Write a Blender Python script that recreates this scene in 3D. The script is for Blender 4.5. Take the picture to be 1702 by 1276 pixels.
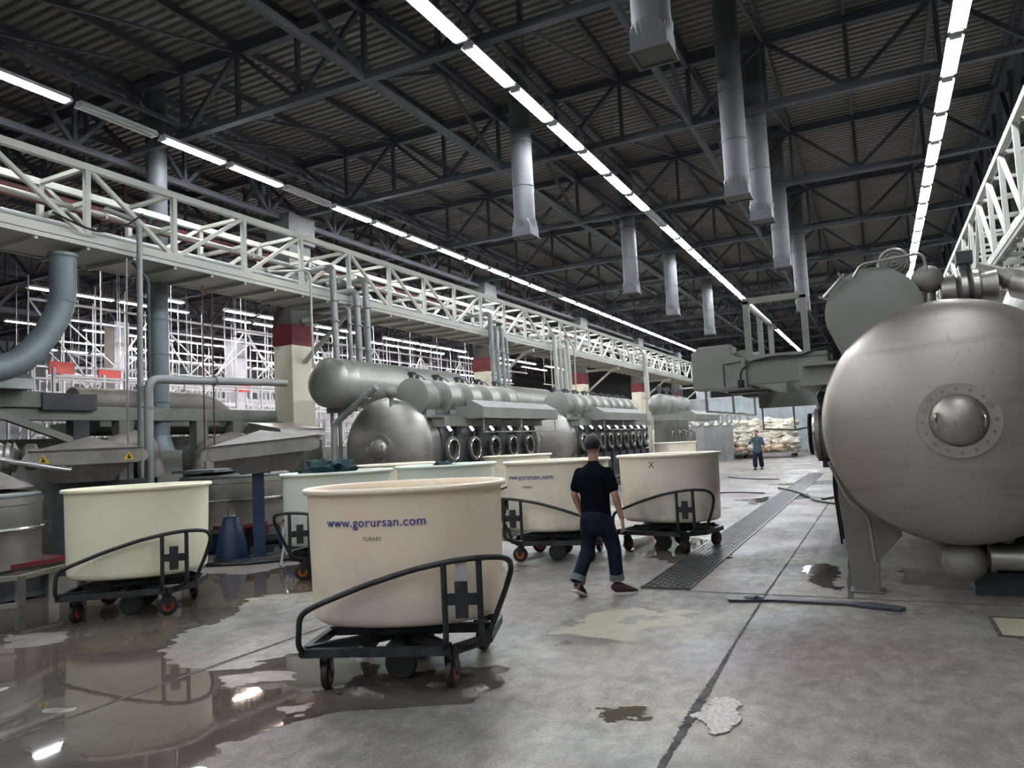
import bpy, math, random
from mathutils import Vector, Matrix, noise
R = math.radians
PI = math.pi
random.seed(7)
for o in list(bpy.data.objects): bpy.data.objects.remove(o)
S = bpy.context.scene
COL = S.collection

# ------------------------------------------------------------------ camera
cam_d = bpy.data.cameras.new('camera'); cam = bpy.data.objects.new('camera', cam_d); COL.objects.link(cam)
F, CX, CY = 1230.0, 851.0, 638.0
d = Vector(((1463 - CX) / F, -(705 - CY) / F, -1)).normalized()      # hall axis (+Y) as seen by the lens
h = Vector((1, 0.05, 0))
z = h.cross(d); z = (-z if z.y < 0 else z).normalized(); x = d.cross(z)
M = Matrix((x, d, z)).transposed()                                    # camera <- world
cam.matrix_world = Matrix.Translation((0, 0, 1.7)) @ M.transposed().to_4x4()
cam_d.sensor_fit = 'HORIZONTAL'; cam_d.sensor_width = 36; cam_d.lens = F / 1702 * 36
cam_d.clip_end = 300; cam_d.clip_start = .05
S.camera = cam

# ------------------------------------------------------------------ world, view
w = bpy.data.worlds.new('world'); S.world = w; w.use_nodes = True
w.node_tree.nodes['Background'].inputs[0].default_value = (.55, .65, .8, 1)
w.node_tree.nodes['Background'].inputs[1].default_value = .3
S.view_settings.view_transform = 'Standard'; S.view_settings.look = 'None'
S.view_settings.gamma = 1; S.view_settings.use_curve_mapping = False
S.view_settings.exposure = 2.3
TUBE_POWER = 34.0
S.cycles.use_light_tree = True
S.cycles.max_bounces = 6; S.cycles.diffuse_bounces = 4; S.cycles.glossy_bounces = 4
S.cycles.sample_clamp_indirect = 6
S.cycles.use_denoising = True

# ------------------------------------------------------------------ materials
def nm(name):
    m = bpy.data.materials.new(name); m.use_nodes = True
    return m, m.node_tree, m.node_tree.nodes['Principled BSDF']
def N(nt, t, **k):
    n = nt.nodes.new(t)
    for a, b in k.items():
        if a.startswith('i_'): n.inputs[int(a[2:]) if a[2:].isdigit() else a[2:].replace('_', ' ')].default_value = b
        else: setattr(n, a, b)
    return n
def ramp(nt, stops, src=None):
    r = nt.nodes.new('ShaderNodeValToRGB'); e = r.color_ramp.elements
    while len(e) < len(stops): e.new(.5)
    for q, (p, c) in zip(e, stops):
        q.position = p; q.color = (*c, 1) if len(c) == 3 else c
    if src is not None: nt.links.new(src, r.inputs[0])
    return r
def mix(nt, fac, a, b, mode='MIX'):
    m = nt.nodes.new('ShaderNodeMix'); m.data_type = 'RGBA'; m.blend_type = mode
    for s, v in ((0, fac), (6, a), (7, b)):
        if hasattr(v, 'links') or hasattr(v, 'is_linked'): nt.links.new(v, m.inputs[s])
        elif isinstance(v, (int, float)): m.inputs[s].default_value = v
        else: m.inputs[s].default_value = (*v, 1)
    return m.outputs[2]
def surf(name, c1, c2=None, rough=.5, metal=0., scale=3., detail=4, rough2=None, bump=0., stretch=(1, 1, 1), spec=.5, lo=.35, hi=.65, spots=0):
    m, nt, b = nm(name)
    c2 = c2 or tuple(v * .8 for v in c1)
    tc = N(nt, 'ShaderNodeTexCoord'); mp = N(nt, 'ShaderNodeMapping'); mp.inputs['Scale'].default_value = stretch
    nt.links.new(tc.outputs['Object'], mp.inputs[0])
    n = N(nt, 'ShaderNodeTexNoise'); n.inputs['Scale'].default_value = scale; n.inputs['Detail'].default_value = detail
    nt.links.new(mp.outputs[0], n.inputs['Vector'])
    r = ramp(nt, [(lo, c1), (hi, c2)], n.outputs[0]).outputs[0]
    if spots:
        for k, (sc_, st_, l_, h_, a_) in enumerate([(2.2, (.6, .6, 3.5), .55, .72, .55), (26, (1, 1, 1), .68, .73, 1.), (9, (3, 3, .7), .62, .70, .5)]):
            mq = N(nt, 'ShaderNodeMapping'); mq.inputs['Scale'].default_value = st_; mq.inputs['Location'].default_value = (k * 3.1, 1, k); nt.links.new(tc.outputs['Object'], mq.inputs[0])
            nq = N(nt, 'ShaderNodeTexNoise'); nq.inputs['Scale'].default_value = sc_; nq.inputs['Detail'].default_value = 9; nt.links.new(mq.outputs[0], nq.inputs['Vector'])
            r = mix(nt, ramp(nt, [(l_, (0, 0, 0)), (h_, (spots * a_,) * 3)], nq.outputs[0]).outputs[0], r, tuple(v * .62 for v in c2))
    nt.links.new(r, b.inputs['Base Color'])
    b.inputs['Metallic'].default_value = metal; b.inputs['Specular IOR Level'].default_value = spec
    if rough2 is not None:
        q = N(nt, 'ShaderNodeMapRange'); q.inputs[3].default_value = rough; q.inputs[4].default_value = rough2
        nt.links.new(n.outputs[0], q.inputs[0]); nt.links.new(q.outputs[0], b.inputs['Roughness'])
    else: b.inputs['Roughness'].default_value = rough
    if bump:
        u = N(nt, 'ShaderNodeBump'); u.inputs['Strength'].default_value = bump; u.inputs['Distance'].default_value = .02
        nt.links.new(n.outputs[0], u.inputs['Height']); nt.links.new(u.outputs[0], b.inputs['Normal'])
    return m
MT = {}
MT['steel'] = surf('stainless_steel', (.42, .405, .36), (.34, .33, .295), rough=.36, rough2=.48, metal=.85, scale=2.2, stretch=(1, 1, 2), spots=.5)
MT['steel_tint'] = surf('heat_tinted_steel', (.415, .385, .335), (.36, .315, .26), rough=.38, rough2=.5, metal=.8, scale=1.1, detail=6, lo=.4, hi=.75, spots=.8)
MT['steel_dark'] = surf('dull_steel', (.28, .27, .25), (.2, .19, .18), rough=.5, metal=.7, scale=5)
MT['chrome'] = surf('polished_steel', (.62, .61, .58), (.55, .54, .5), rough=.2, metal=1)
MT['greypaint'] = surf('grey_paint', (.25, .25, .222), (.20, .20, .178), rough=.5, metal=.3, scale=1.5)
MT['legpaint'] = surf('brown_grey_leg_sheet', (.20, .185, .168), (.165, .152, .14), rough=.5, metal=.2, scale=2)
MT['tanksteel'] = surf('satin_tank_steel', (.40, .40, .35), (.33, .33, .29), rough=.42, metal=.7, scale=1.4, spots=.4)
MT['greenpaint'] = surf('grey_green_paint', (.20, .215, .175), (.15, .16, .135), rough=.6, scale=2)
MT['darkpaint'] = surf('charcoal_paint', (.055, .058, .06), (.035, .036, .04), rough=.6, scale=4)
MT['gantry'] = surf('pale_cream_steel_paint', (.50, .49, .41), (.38, .40, .36), rough=.5, metal=.1, scale=.35)
MT['roof_steel'] = surf('dark_roof_steel', (.068, .070, .084), (.052, .054, .066), rough=.6, scale=2)
MT['deck'] = surf('roof_deck_sheet', (.19, .183, .18), (.15, .148, .15), rough=.6, metal=.1, scale=.5)
MT['duct'] = surf('galvanised_duct', (.30, .31, .30), (.24, .25, .245), rough=.5, metal=.4, scale=1.6)
MT['roof_duct'] = surf('dark_grey_roof_duct', (.105, .108, .112), (.08, .083, .088), rough=.6, metal=.1, scale=1.6)
MT['dusty'] = surf('dusty_steel', (.30, .285, .25), (.22, .205, .18), rough=.6, metal=.35, scale=3)
MT['duct_blue'] = surf('blue_grey_duct', (.19, .235, .25), (.15, .18, .19), rough=.5, metal=.2, scale=1.6)
MT['duct_brown'] = surf('dusty_duct_sheet', (.33, .30, .26), (.24, .22, .19), rough=.6, metal=.2, scale=2.6)
MT['column'] = surf('cream_column_paint', (.84, .79, .63), (.72, .67, .53), rough=.6, scale=1.4)
MT['column_red'] = surf('red_band_paint', (.17, .02, .024), (.13, .016, .02), rough=.6)
MT['column_top'] = surf('grey_concrete', (.10, .10, .095), (.075, .075, .072), rough=.8)
MT['white'] = surf('white_paint', (.52, .52, .53), (.42, .42, .44), rough=.5)
MT['fixture'] = surf('fixture_housing', (.55, .56, .58), (.5, .5, .52), rough=.4)
MT['cart'] = surf('dark_grey_cart_steel', (.05, .053, .055), (.028, .028, .03), rough=.35, metal=.5, scale=7, rough2=.55)
MT['rubber'] = surf('black_rubber', (.02, .02, .02), (.012, .012, .012), rough=.5)
MT['wheel_red'] = surf('red_wheel', (.36, .05, .03), (.2, .03, .02), rough=.4)
MT['wheel_orange'] = surf('orange_wheel', (.50, .13, .03), (.3, .07, .02), rough=.4)
MT['bluepaint'] = surf('blue_machine_paint', (.014, .036, .085), (.010, .024, .058), rough=.4)
MT['redpaint'] = surf('red_paint', (.13, .012, .012), (.09, .01, .01), rough=.45)
MT['sign_red'] = surf('sign_red_paint', (.45, .05, .04), (.35, .04, .03), rough=.5)
MT['navy'] = surf('navy_denim', (.017, .022, .038), (.010, .013, .024), rough=.95, scale=9, spec=.1)
MT['denim_in'] = surf('pale_denim_cuff', (.15, .175, .19), (.11, .13, .145), rough=.85, scale=20)
MT['shirt'] = surf('black_cotton', (.005, .006, .010), (.003, .004, .007), rough=1, scale=8, spec=.08)
MT['skin'] = surf('skin', (.42, .235, .17), (.36, .19, .14), rough=.5, scale=14)
MT['hair'] = surf('black_hair', (.006, .005, .005), (.003, .003, .003), rough=.55, scale=60, bump=.6)
MT['shoe'] = surf('maroon_canvas', (.055, .012, .012), (.03, .01, .01), rough=.7, scale=20)
MT['sole'] = surf('white_rubber', (.7, .69, .66), (.55, .53, .5), rough=.5)
MT['bluecloth'] = surf('blue_grey_workwear', (.05, .09, .11), (.035, .06, .08), rough=.9, scale=9)
MT['greencloth'] = surf('dark_teal_cloth', (.01, .05, .055), (.006, .024, .03), rough=.85, scale=7, bump=.4)
MT['cloth'] = surf('raw_cotton_fabric', (.78, .74, .64), (.6, .56, .46), rough=.9, scale=2.2, bump=.5)
MT['cloth_peach'] = surf('peach_fabric', (.72, .56, .42), (.6, .45, .33), rough=.9, scale=3, bump=.5)
MT['hose'] = surf('black_hose', (.02, .02, .022), (.012, .012, .014), rough=.35)
MT['cablecloth'] = surf('wet_dark_strap', (.05, .056, .075), (.028, .032, .045), rough=.4, scale=22, bump=.8)
MT['ink'] = surf('blue_print_ink', (.03, .035, .22), (.10, .10, .30), rough=.5, scale=18, lo=.45, hi=.75)
MT['ink_dark'] = surf('dark_print_ink', (.06, .055, .08), (.16, .14, .15), rough=.5, scale=18, lo=.4, hi=.8)
MT['yellow'] = surf('warning_yellow', (.8, .5, .02), (.75, .45, .02), rough=.5)
MT['black'] = surf('black_print', (.01, .01, .01), (.01, .01, .01), rough=.5)
MT['joint'] = surf('joint_filler', (.02, .018, .017), (.09, .082, .075), rough=.8, scale=9)
MT['pit'] = surf('drain_pit_shade', (.012, .012, .013), (.006, .006, .006), rough=.3)
MT['grate'] = surf('wet_grating_steel', (.16, .16, .155), (.09, .09, .09), rough=.3, metal=.6, scale=5)
MT['brownred'] = surf('brown_red_roof_steel', (.13, .035, .03), (.08, .028, .025), rough=.7, scale=2)
MT['panel'] = surf('pale_wall_panel', (.32, .36, .38), (.24, .27, .29), rough=.6, scale=.8)
MT['wall'] = surf('grey_wall_panel', (.12, .125, .13), (.09, .092, .1), rough=.8, scale=.5)
MT['glass'] = surf('frosted_sheeting', (.45, .5, .52), (.35, .4, .42), rough=.15, scale=1.5)

def tub_mat(name, base, low, amt, seed, blot=(.30, .25, .22)):
    m, nt, b = nm(name)
    tc = N(nt, 'ShaderNodeTexCoord'); sx = N(nt, 'ShaderNodeSeparateXYZ'); nt.links.new(tc.outputs['Object'], sx.inputs[0])
    mp = N(nt, 'ShaderNodeMapping'); mp.inputs['Location'].default_value = (seed, seed * 2, 0); mp.inputs['Scale'].default_value = (1, 1, .75)
    nt.links.new(tc.outputs['Object'], mp.inputs[0])
    n1 = N(nt, 'ShaderNodeTexNoise'); n1.inputs['Scale'].default_value = 2.3; n1.inputs['Detail'].default_value = 5; nt.links.new(mp.outputs[0], n1.inputs['Vector'])
    n2 = N(nt, 'ShaderNodeTexNoise'); n2.inputs['Scale'].default_value = 9; n2.inputs['Detail'].default_value = 6; nt.links.new(mp.outputs[0], n2.inputs['Vector'])
    c = mix(nt, ramp(nt, [(.35, (0, 0, 0)), (.7, (1, 1, 1))], n1.outputs[0]).outputs[0], base, low)
    mr = N(nt, 'ShaderNodeMapRange'); mr.inputs[1].default_value = 1.1; mr.inputs[2].default_value = .45; mr.inputs[3].default_value = 0; mr.inputs[4].default_value = 1
    nt.links.new(sx.outputs[2], mr.inputs[0])
    mu = N(nt, 'ShaderNodeMath', operation='MULTIPLY'); nt.links.new(mr.outputs[0], mu.inputs[0])
    q = ramp(nt, [(.42, (0, 0, 0)), (.66, (1, 1, 1))], n1.outputs[0]); nt.links.new(q.outputs[0], mu.inputs[1])
    mu2 = N(nt, 'ShaderNodeMath', operation='MULTIPLY'); nt.links.new(mu.outputs[0], mu2.inputs[0]); mu2.inputs[1].default_value = amt
    c = mix(nt, mu2.outputs[0], c, blot)
    q2 = ramp(nt, [(.62, (0, 0, 0)), (.74, (1, 1, 1))], n2.outputs[0])
    mu3 = N(nt, 'ShaderNodeMath', operation='MULTIPLY'); nt.links.new(q2.outputs[0], mu3.inputs[0]); mu3.inputs[1].default_value = .35 * amt
    c = mix(nt, mu3.outputs[0], c, tuple(v * .7 for v in low))
    nt.links.new(c, b.inputs['Base Color'])
    b.inputs['Roughness'].default_value = .42
    b.inputs['Subsurface Weight'].default_value = .15; b.inputs['Subsurface Radius'].default_value = (.05, .04, .02); b.inputs['Subsurface Scale'].default_value = .3
    return m

def emis(name, col, st):
    m, nt, b = nm(name); nt.nodes.remove(b)
    e = N(nt, 'ShaderNodeEmission'); e.inputs[0].default_value = (*col, 1); e.inputs[1].default_value = st
    nt.links.new(e.outputs[0], nt.nodes['Material Output'].inputs[0]); return m
MT['tube'] = emis('lit_fluorescent_tube', (.88, .93, 1), TUBE_POWER)
MT['tube_warm'] = emis('lit_warm_tube', (1, .80, .66), TUBE_POWER * .9)
MT['lamp'] = emis('small_lit_lamp', (.95, .97, 1), 1.5)
MT['tube_off'] = surf('unlit_tube', (.55, .56, .58), (.5, .5, .5), rough=.25)

# concrete floor -----------------------------------------------------
def concrete(name, wet):
    m, nt, b = nm(name)
    g = N(nt, 'ShaderNodeNewGeometry')
    def noi(scale, detail=5, st=(1, 1, 1), off=(0, 0, 0), dist=0):
        mp = N(nt, 'ShaderNodeMapping'); mp.inputs['Scale'].default_value = st; mp.inputs['Location'].default_value = off
        nt.links.new(g.outputs['Position'], mp.inputs[0])
        n = N(nt, 'ShaderNodeTexNoise'); n.inputs['Scale'].default_value = scale; n.inputs['Detail'].default_value = detail
        n.inputs['Distortion'].default_value = dist
        nt.links.new(mp.outputs[0], n.inputs['Vector']); return n.outputs[0]
    c = ramp(nt, [(.3, (.13, .12, .104)), (.5, (.20, .19, .168)), (.72, (.275, .263, .235))], noi(.9, 7)).outputs[0]
    c = mix(nt, ramp(nt, [(.48, (0, 0, 0)), (.66, (.75,) * 3)], noi(.45, 5, off=(5, 2, 0), dist=.6)).outputs[0], c, (.31, .27, .19))
    c = mix(nt, ramp(nt, [(.48, (0, 0, 0)), (.66, (.75,) * 3)], noi(.5, 4, off=(15, 7, 0))).outputs[0], c, (.20, .145, .14))
    c = mix(nt, ramp(nt, [(.55, (0, 0, 0)), (.7, (.7,) * 3)], noi(2.6, 8, st=(1, 3, 1), off=(3, 9, 0))).outputs[0], c, (.16, .145, .13))
    if not wet:
        c = mix(nt, .8, c, ramp(nt, [(.3, (.30,) * 3), (.7, (.68,) * 3)], noi(5.5, 12, st=(1.6, 1, 1), dist=.4)).outputs[0], 'OVERLAY')
        c = mix(nt, .7, c, ramp(nt, [(.3, (.30,) * 3), (.7, (.70,) * 3)], noi(48, 8)).outputs[0], 'OVERLAY')
        c = mix(nt, ramp(nt, [(.57, (0, 0, 0)), (.62, (.55,) * 3), (.66, (0, 0, 0))], noi(1.3, 9, off=(7, 7, 0), dist=.8)).outputs[0], c, (.12, .11, .10))
    c = mix(nt, ramp(nt, [(.66, (0, 0, 0)), (.70, (.5,) * 3)], noi(13, 7, off=(1, 1, 0))).outputs[0], c, (.36, .34, .31)) if not wet else c
    if wet:
        c = mix(nt, .85, c, (.40, .36, .31), 'MULTIPLY')
        b.inputs['Roughness'].default_value = .03; b.inputs['IOR'].default_value = 1.42; b.inputs['Specular IOR Level'].default_value = .5
        bu = N(nt, 'ShaderNodeBump'); bu.inputs['Strength'].default_value = .03; bu.inputs['Distance'].default_value = .01
        nt.links.new(noi(5, 2), bu.inputs['Height']); nt.links.new(bu.outputs[0], b.inputs['Normal'])
    else:
        q = ramp(nt, [(.32, (.24,) * 3), (.62, (.62,) * 3)], noi(.55, 6, off=(2, 4, 0)))
        nt.links.new(q.outputs[0], b.inputs['Roughness']); b.inputs['Specular IOR Level'].default_value = .42
        bu = N(nt, 'ShaderNodeBump'); bu.inputs['Strength'].default_value = .35; bu.inputs['Distance'].default_value = .004
        nt.links.new(noi(22, 8), bu.inputs['Height']); nt.links.new(bu.outputs[0], b.inputs['Normal'])
    nt.links.new(c, b.inputs['Base Color'])
    return m
MT['concrete'] = concrete('worn_concrete', False)
MT['wet'] = concrete('standing_water_on_concrete', True)
MT['plaster'] = surf('white_lumpy_plaster', (.85, .80, .74), (.55, .50, .44), rough=.9, scale=50, detail=8, bump=1)
MT['beige_stain'] = surf('beige_stain', (.36, .33, .235), (.31, .285, .205), rough=.55, scale=11)

# ------------------------------------------------------------------ mesh builder
class MB:
    def __init__(s): s.v = []; s.f = []
    def add(s, v, f):
        n = len(s.v); s.v += [tuple(p) for p in v]; s.f += [tuple(i + n for i in q) for q in f]; return s
    def box(s, x0, x1, y0, y1, z0, z1):
        return s.add([(x0, y0, z0), (x1, y0, z0), (x1, y1, z0), (x0, y1, z0), (x0, y0, z1), (x1, y0, z1), (x1, y1, z1), (x0, y1, z1)],
              [(3, 2, 1, 0), (4, 5, 6, 7), (0, 1, 5, 4), (1, 2, 6, 5), (2, 3, 7, 6), (3, 0, 4, 7)])
    def bar(s, a, b, w, t=None, up=(0, 0, 1)):
        a = Vector(a); b = Vector(b); t = t or w; d = (b - a).normalized(); u = Vector(up)
        if abs(d.dot(u)) > .95: u = Vector((0, 1, 0)) if abs(d.y) < .9 else Vector((1, 0, 0))
        x = d.cross(u).normalized() * w / 2; y = x.cross(d).normalized() * t / 2
        c = [(-1, -1), (1, -1), (1, 1), (-1, 1)]
        return s.add([a + x * i + y * j for i, j in c] + [b + x * i + y * j for i, j in c],
              [(3, 2, 1, 0), (4, 5, 6, 7), (0, 1, 5, 4), (1, 2, 6, 5), (2, 3, 7, 6), (3, 0, 4, 7)])
    def cyl(s, a, b, r, r2=None, n=16, cap=True):
        return s.loft([(a, r), (b, r if r2 is None else r2)], n, cap)
    def loft(s, st, n=16, cap=True):
        """st: list of (point, r) or (point, rx, ry); rings carried along the path"""
        P = [Vector(q[0]) for q in st]; L = len(P); D = []
        for i in range(L):
            t = (P[min(i + 1, L - 1)] - P[max(i - 1, 0)])
            D.append(t.normalized() if t.length > 1e-9 else Vector((0, 0, 1)))
        u = Vector((0, 0, 1)) if abs(D[0].z) < .9 else Vector((0, 1, 0))
        X = D[0].cross(u).normalized(); V = []; base = []
        for i in range(L):
            X = (X - D[i] * X.dot(D[i])).normalized(); Y = D[i].cross(X)
            rx = st[i][1]; ry = st[i][2] if len(st[i]) > 2 else rx
            for k in range(n):
                a = 2 * PI * k / n; V.append(P[i] + X * rx * math.cos(a) + Y * ry * math.sin(a))
        Fc = []
        for i in range(L - 1):
            for k in range(n):
                k2 = (k + 1) % n; Fc.append((i * n + k, i * n + k2, (i + 1) * n + k2, (i + 1) * n + k))
        if cap: Fc.append(tuple(range(n - 1, -1, -1))); Fc.append(tuple((L - 1) * n + k for k in range(n)))
        return s.add(V, Fc)
    def tube(s, pts, r, n=10, bend=0, closed=False):
        P = [Vector(p) for p in pts]
        if bend and len(P) > 2:
            Q = [P[0]]
            for i in range(1, len(P) - 1):
                a = (P[i - 1] - P[i]); b = (P[i + 1] - P[i]); q = min(bend, a.length * .45, b.length * .45)
                A = P[i] + a.normalized() * q; B = P[i] + b.normalized() * q
                for k in range(6):
                    t = k / 5; Q.append(A * (1 - t) ** 2 + P[i] * 2 * t * (1 - t) + B * t * t)
            P = Q + [P[-1]]
        if closed: P = P + [P[0], P[1]]
        return s.loft([(p, r) for p in P], n, not closed)
    def rev(s, prof, o, axis='z', n=32, sx=1, sy=1):
        """prof: (radius, height) pairs revolved round axis through o"""
        V = []; Fc = []; m = len(prof)
        for (r, t) in prof:
            for k in range(n):
                a = 2 * PI * k / n; c = r * math.cos(a) * sx; q = r * math.sin(a) * sy
                V.append({'z': (o[0] + c, o[1] + q, o[2] + t), 'y': (o[0] + c, o[1] + t, o[2] + q), 'x': (o[0] + t, o[1] + c, o[2] + q)}[axis])
        for i in range(m - 1):
            for k in range(n):
                k2 = (k + 1) % n; q = (i * n + k, i * n + k2, (i + 1) * n + k2, (i + 1) * n + k)
                Fc.append(q if axis != 'y' else q[::-1])
        if prof[0][0] > 1e-6: Fc.append(tuple(range(n - 1, -1, -1)) if axis != 'y' else tuple(range(n)))
        if prof[-1][0] > 1e-6:
            q = tuple((m - 1) * n + k for k in range(n)); Fc.append(q if axis != 'y' else q[::-1])
        return s.add(V, Fc)
    def ball(s, o, rx, ry=None, rz=None, n=16, m=10):
        ry = ry or rx; rz = rz or rx
        V = []; Fc = []
        for i in range(m + 1):
            t = PI * i / m
            for k in range(n):
                a = 2 * PI * k / n; V.append((o[0] + rx * max(math.sin(t), .001) * math.cos(a), o[1] + ry * max(math.sin(t), .001) * math.sin(a), o[2] - rz * math.cos(t)))
        for i in range(m):
            for k in range(n):
                k2 = (k + 1) % n; Fc.append((i * n + k, i * n + k2, (i + 1) * n + k2, (i + 1) * n + k))
        return s.add(V, Fc)
    def prism(s, poly, a, b, axis='y'):
        """2-D polygon extruded from a to b along axis; poly in the other two axes in x,y,z order"""
        n = len(poly); f = {'x': lambda p, t: (t, p[0], p[1]), 'y': lambda p, t: (p[0], t, p[1]), 'z': lambda p, t: (p[0], p[1], t)}[axis]
        V = [f(p, a) for p in poly] + [f(p, b) for p in poly]
        return s.add(V, [tuple(range(n)), tuple(range(2 * n - 1, n - 1, -1))] + [(i, i + n, (i + 1) % n + n, (i + 1) % n) for i in range(n)])
    def torus(s, o, Rr, r, axis='z', n=28, m=8, sx=1, sy=1):
        P = []
        for k in range(n):
            a = 2 * PI * k / n; c = Rr * math.cos(a) * sx; q = Rr * math.sin(a) * sy
            P.append({'z': (o[0] + c, o[1] + q, o[2]), 'y': (o[0] + c, o[1], o[2] + q), 'x': (o[0], o[1] + c, o[2] + q)}[axis])
        return s.tube(P, r, m, closed=True)
    def mesh(s, name, mat, smooth=True, angle=38, recalc=True):
        me = bpy.data.meshes.new(name); me.from_pydata(s.v, [], s.f)
        me.materials.append(mat)
        import bmesh
        if recalc: bm = bmesh.new(); bm.from_mesh(me); bmesh.ops.recalc_face_normals(bm, faces=bm.faces); bm.to_mesh(me); bm.free()
        if smooth:
            me.polygons.foreach_set('use_smooth', [True] * len(me.polygons))
            me.set_sharp_from_angle(angle=R(angle))
        return me
def link(name, data, parent=None, loc=None, rz=0):
    o = bpy.data.objects.new(name, data); COL.objects.link(o)
    if parent: o.parent = parent
    if loc: o.location = loc
    if rz: o.rotation_euler.z = rz
    return o
def obj(name, mb, mat, parent=None, smooth=True, label=None, bevel=0, angle=38):
    o = link(name, mb.mesh(name, MT[mat] if isinstance(mat, str) else mat, smooth, angle), parent)
    if label: o['label'] = label
    if bevel:
        b = o.modifiers.new('bevel', 'BEVEL'); b.width = bevel; b.segments = 2; b.limit_method = 'ANGLE'
    return o
def tag(o, label, cat, group=None, kind=None):
    o['label'] = label; o['category'] = cat
    if group: o['group'] = group
    if kind: o['kind'] = kind
    return o
def thing(name, label, cat, loc=(0, 0, 0), rz=0, group=None, kind=None):
    return tag(link(name, None, None, loc, rz), label, cat, group, kind)
def struct(name, mb, mat, smooth=True, label=None):
    o = obj(name, mb, mat, None, smooth); o['kind'] = 'structure'
    if label: o['label'] = label
    return o
def dup(r, loc=None, label=None, rz=None):
    def c(o, par):
        q = o.copy(); COL.objects.link(q); q.parent = par
        for ch in o.children: c(ch, q)
        return q
    q = c(r, None)
    if loc is not None: q.location = loc
    if rz is not None: q.rotation_euler.z = rz
    if label: q['label'] = label
    return q
ORD = ['first', 'second', 'third', 'fourth', 'fifth', 'sixth', 'seventh', 'eighth', 'ninth', 'tenth', 'eleventh', 'twelfth', 'thirteenth', 'fourteenth', 'fifteenth',
       'sixteenth', 'seventeenth', 'eighteenth', 'nineteenth', 'twentieth'] + ['twenty-' + q for q in ['first', 'second', 'third', 'fourth', 'fifth', 'sixth', 'seventh', 'eighth', 'ninth']] + ['thirtieth'] + \
      ['thirty-' + q for q in ['first', 'second', 'third', 'fourth', 'fifth', 'sixth', 'seventh', 'eighth', 'ninth']] + ['fortieth']

# ================================================================== large structure
YT = [-0.1 + 5.2 * k for k in range(15)]              # truss lines
m = MB(); nx, ny = 1, 1
m.add([(-50, -32, 0), (14, -32, 0), (14, 80, 0), (-50, 80, 0)], [(0, 1, 2, 3)]); struct('floor', m, 'concrete')
m = MB(); m.box(-50, 14, 80, 80.3, 0, 11); struct('wall_back', m, 'wall', False)
m = MB(); m.box(-50.3, -50, -32, 80, 0, 11); struct('wall_left', m, 'panel', False)
m = MB(); m.box(14, 14.3, -32, 80, 0, 11); struct('wall_right', m, 'wall', False)
m = MB(); m.box(-50, 14, -32.3, -32, 0, 11); struct('wall_front', m, 'panel', False)
# corrugated deck: real ridges running across the hall
m = MB(); V = []; Fc = []; y = -32.0; k = 0; P = .21
prof = []
while y < 80: prof += [(y, 9.86), (y + P * .5, 9.86), (y + P * .62, 9.93), (y + P * .88, 9.93)]; y += P
n = len(prof)
for xx in (-50, 14): V += [(xx, a, b) for a, b in prof]
for i in range(n - 1): Fc.append((i, i + 1, n + i + 1, n + i))
m.add(V, Fc); m.add([(-50, -32, 10.1), (14, -32, 10.1), (14, 80, 10.1), (-50, 80, 10.1)], [(0, 1, 2, 3)])
struct('ceiling', m, 'deck', False)

# columns
def column(x, y, label, near=True, group=None):
    t = thing('hall_column', label, 'column', (x, y, 0), 0, group)
    m = MB(); m.box(-.32, .32, -.42, .42, 0, 4.55); obj('shaft', m, 'column', t, False, bevel=.02)
    m = MB(); m.box(-.33, .33, -.43, .43, 4.55, 5.1); obj('painted_band', m, 'column_red', t, False, label='dark red painted band')
    m = MB(); m.box(-.31, .31, -.41, .41, 5.1, 7.9); m.box(-.4, .4, -.5, .5, 7.3, 8.05); obj('column_head', m, 'column_top', t, False, label='grey upper shaft and bracket')
    return t
c = ['nearest cream column with dark red band rising behind the long round tank', 'second cream column with red band along the pipe gantry, behind the first machine',
     'third cream column with red band, behind the second dyeing machine', 'fourth cream column with red band, beyond the second dyeing machine', 'fifth and farthest cream column with red band under the gantry']
for k in range(5): column(-13.9, 15.5 + 10.4 * k - (.4 if k == 0 else 0), c[k])
for k in range(-1, 6):
    q = column(4.2, 15.5 + 10.4 * k, 'column hidden behind the right-hand machine row') if k in (0,) else None
    if q: q['label'] = 'cream hall column standing behind the large right-hand vessel'

# roof trusses -------------------------------------------------------
ZT, ZB = 9.62, 8.25
def truss_parts(x0, x1, par, first):
    m = MB(); m.bar((x0, 0, ZT), (x1, 0, ZT), .16, .2); obj('top_chord', m, 'roof_steel', par, False)
    m = MB(); m.bar((x0, 0, ZB), (x1, 0, ZB), .16, .13); obj('bottom_chord', m, 'roof_steel', par, False)
pan = 1.532
w1 = MB(); w1.bar((0, 0, ZB), (0, 0, ZT), .08); V1 = w1.mesh('web_post', MT['roof_steel'], False)
w1 = MB(); w1.bar((0, 0, ZB), (pan, 0, ZT), .085); V2 = w1.mesh('web_diagonal', MT['roof_steel'], False)
w1 = MB(); w1.bar((0, 0, ZT), (pan, 0, ZB), .085); V3 = w1.mesh('web_diagonal', MT['roof_steel'], False)
w1 = MB(); w1.box(-.17, .17, -.012, .012, ZB - .05, ZB + .17); G1 = w1.mesh('gusset_plate', MT['roof_steel'], False)
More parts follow.
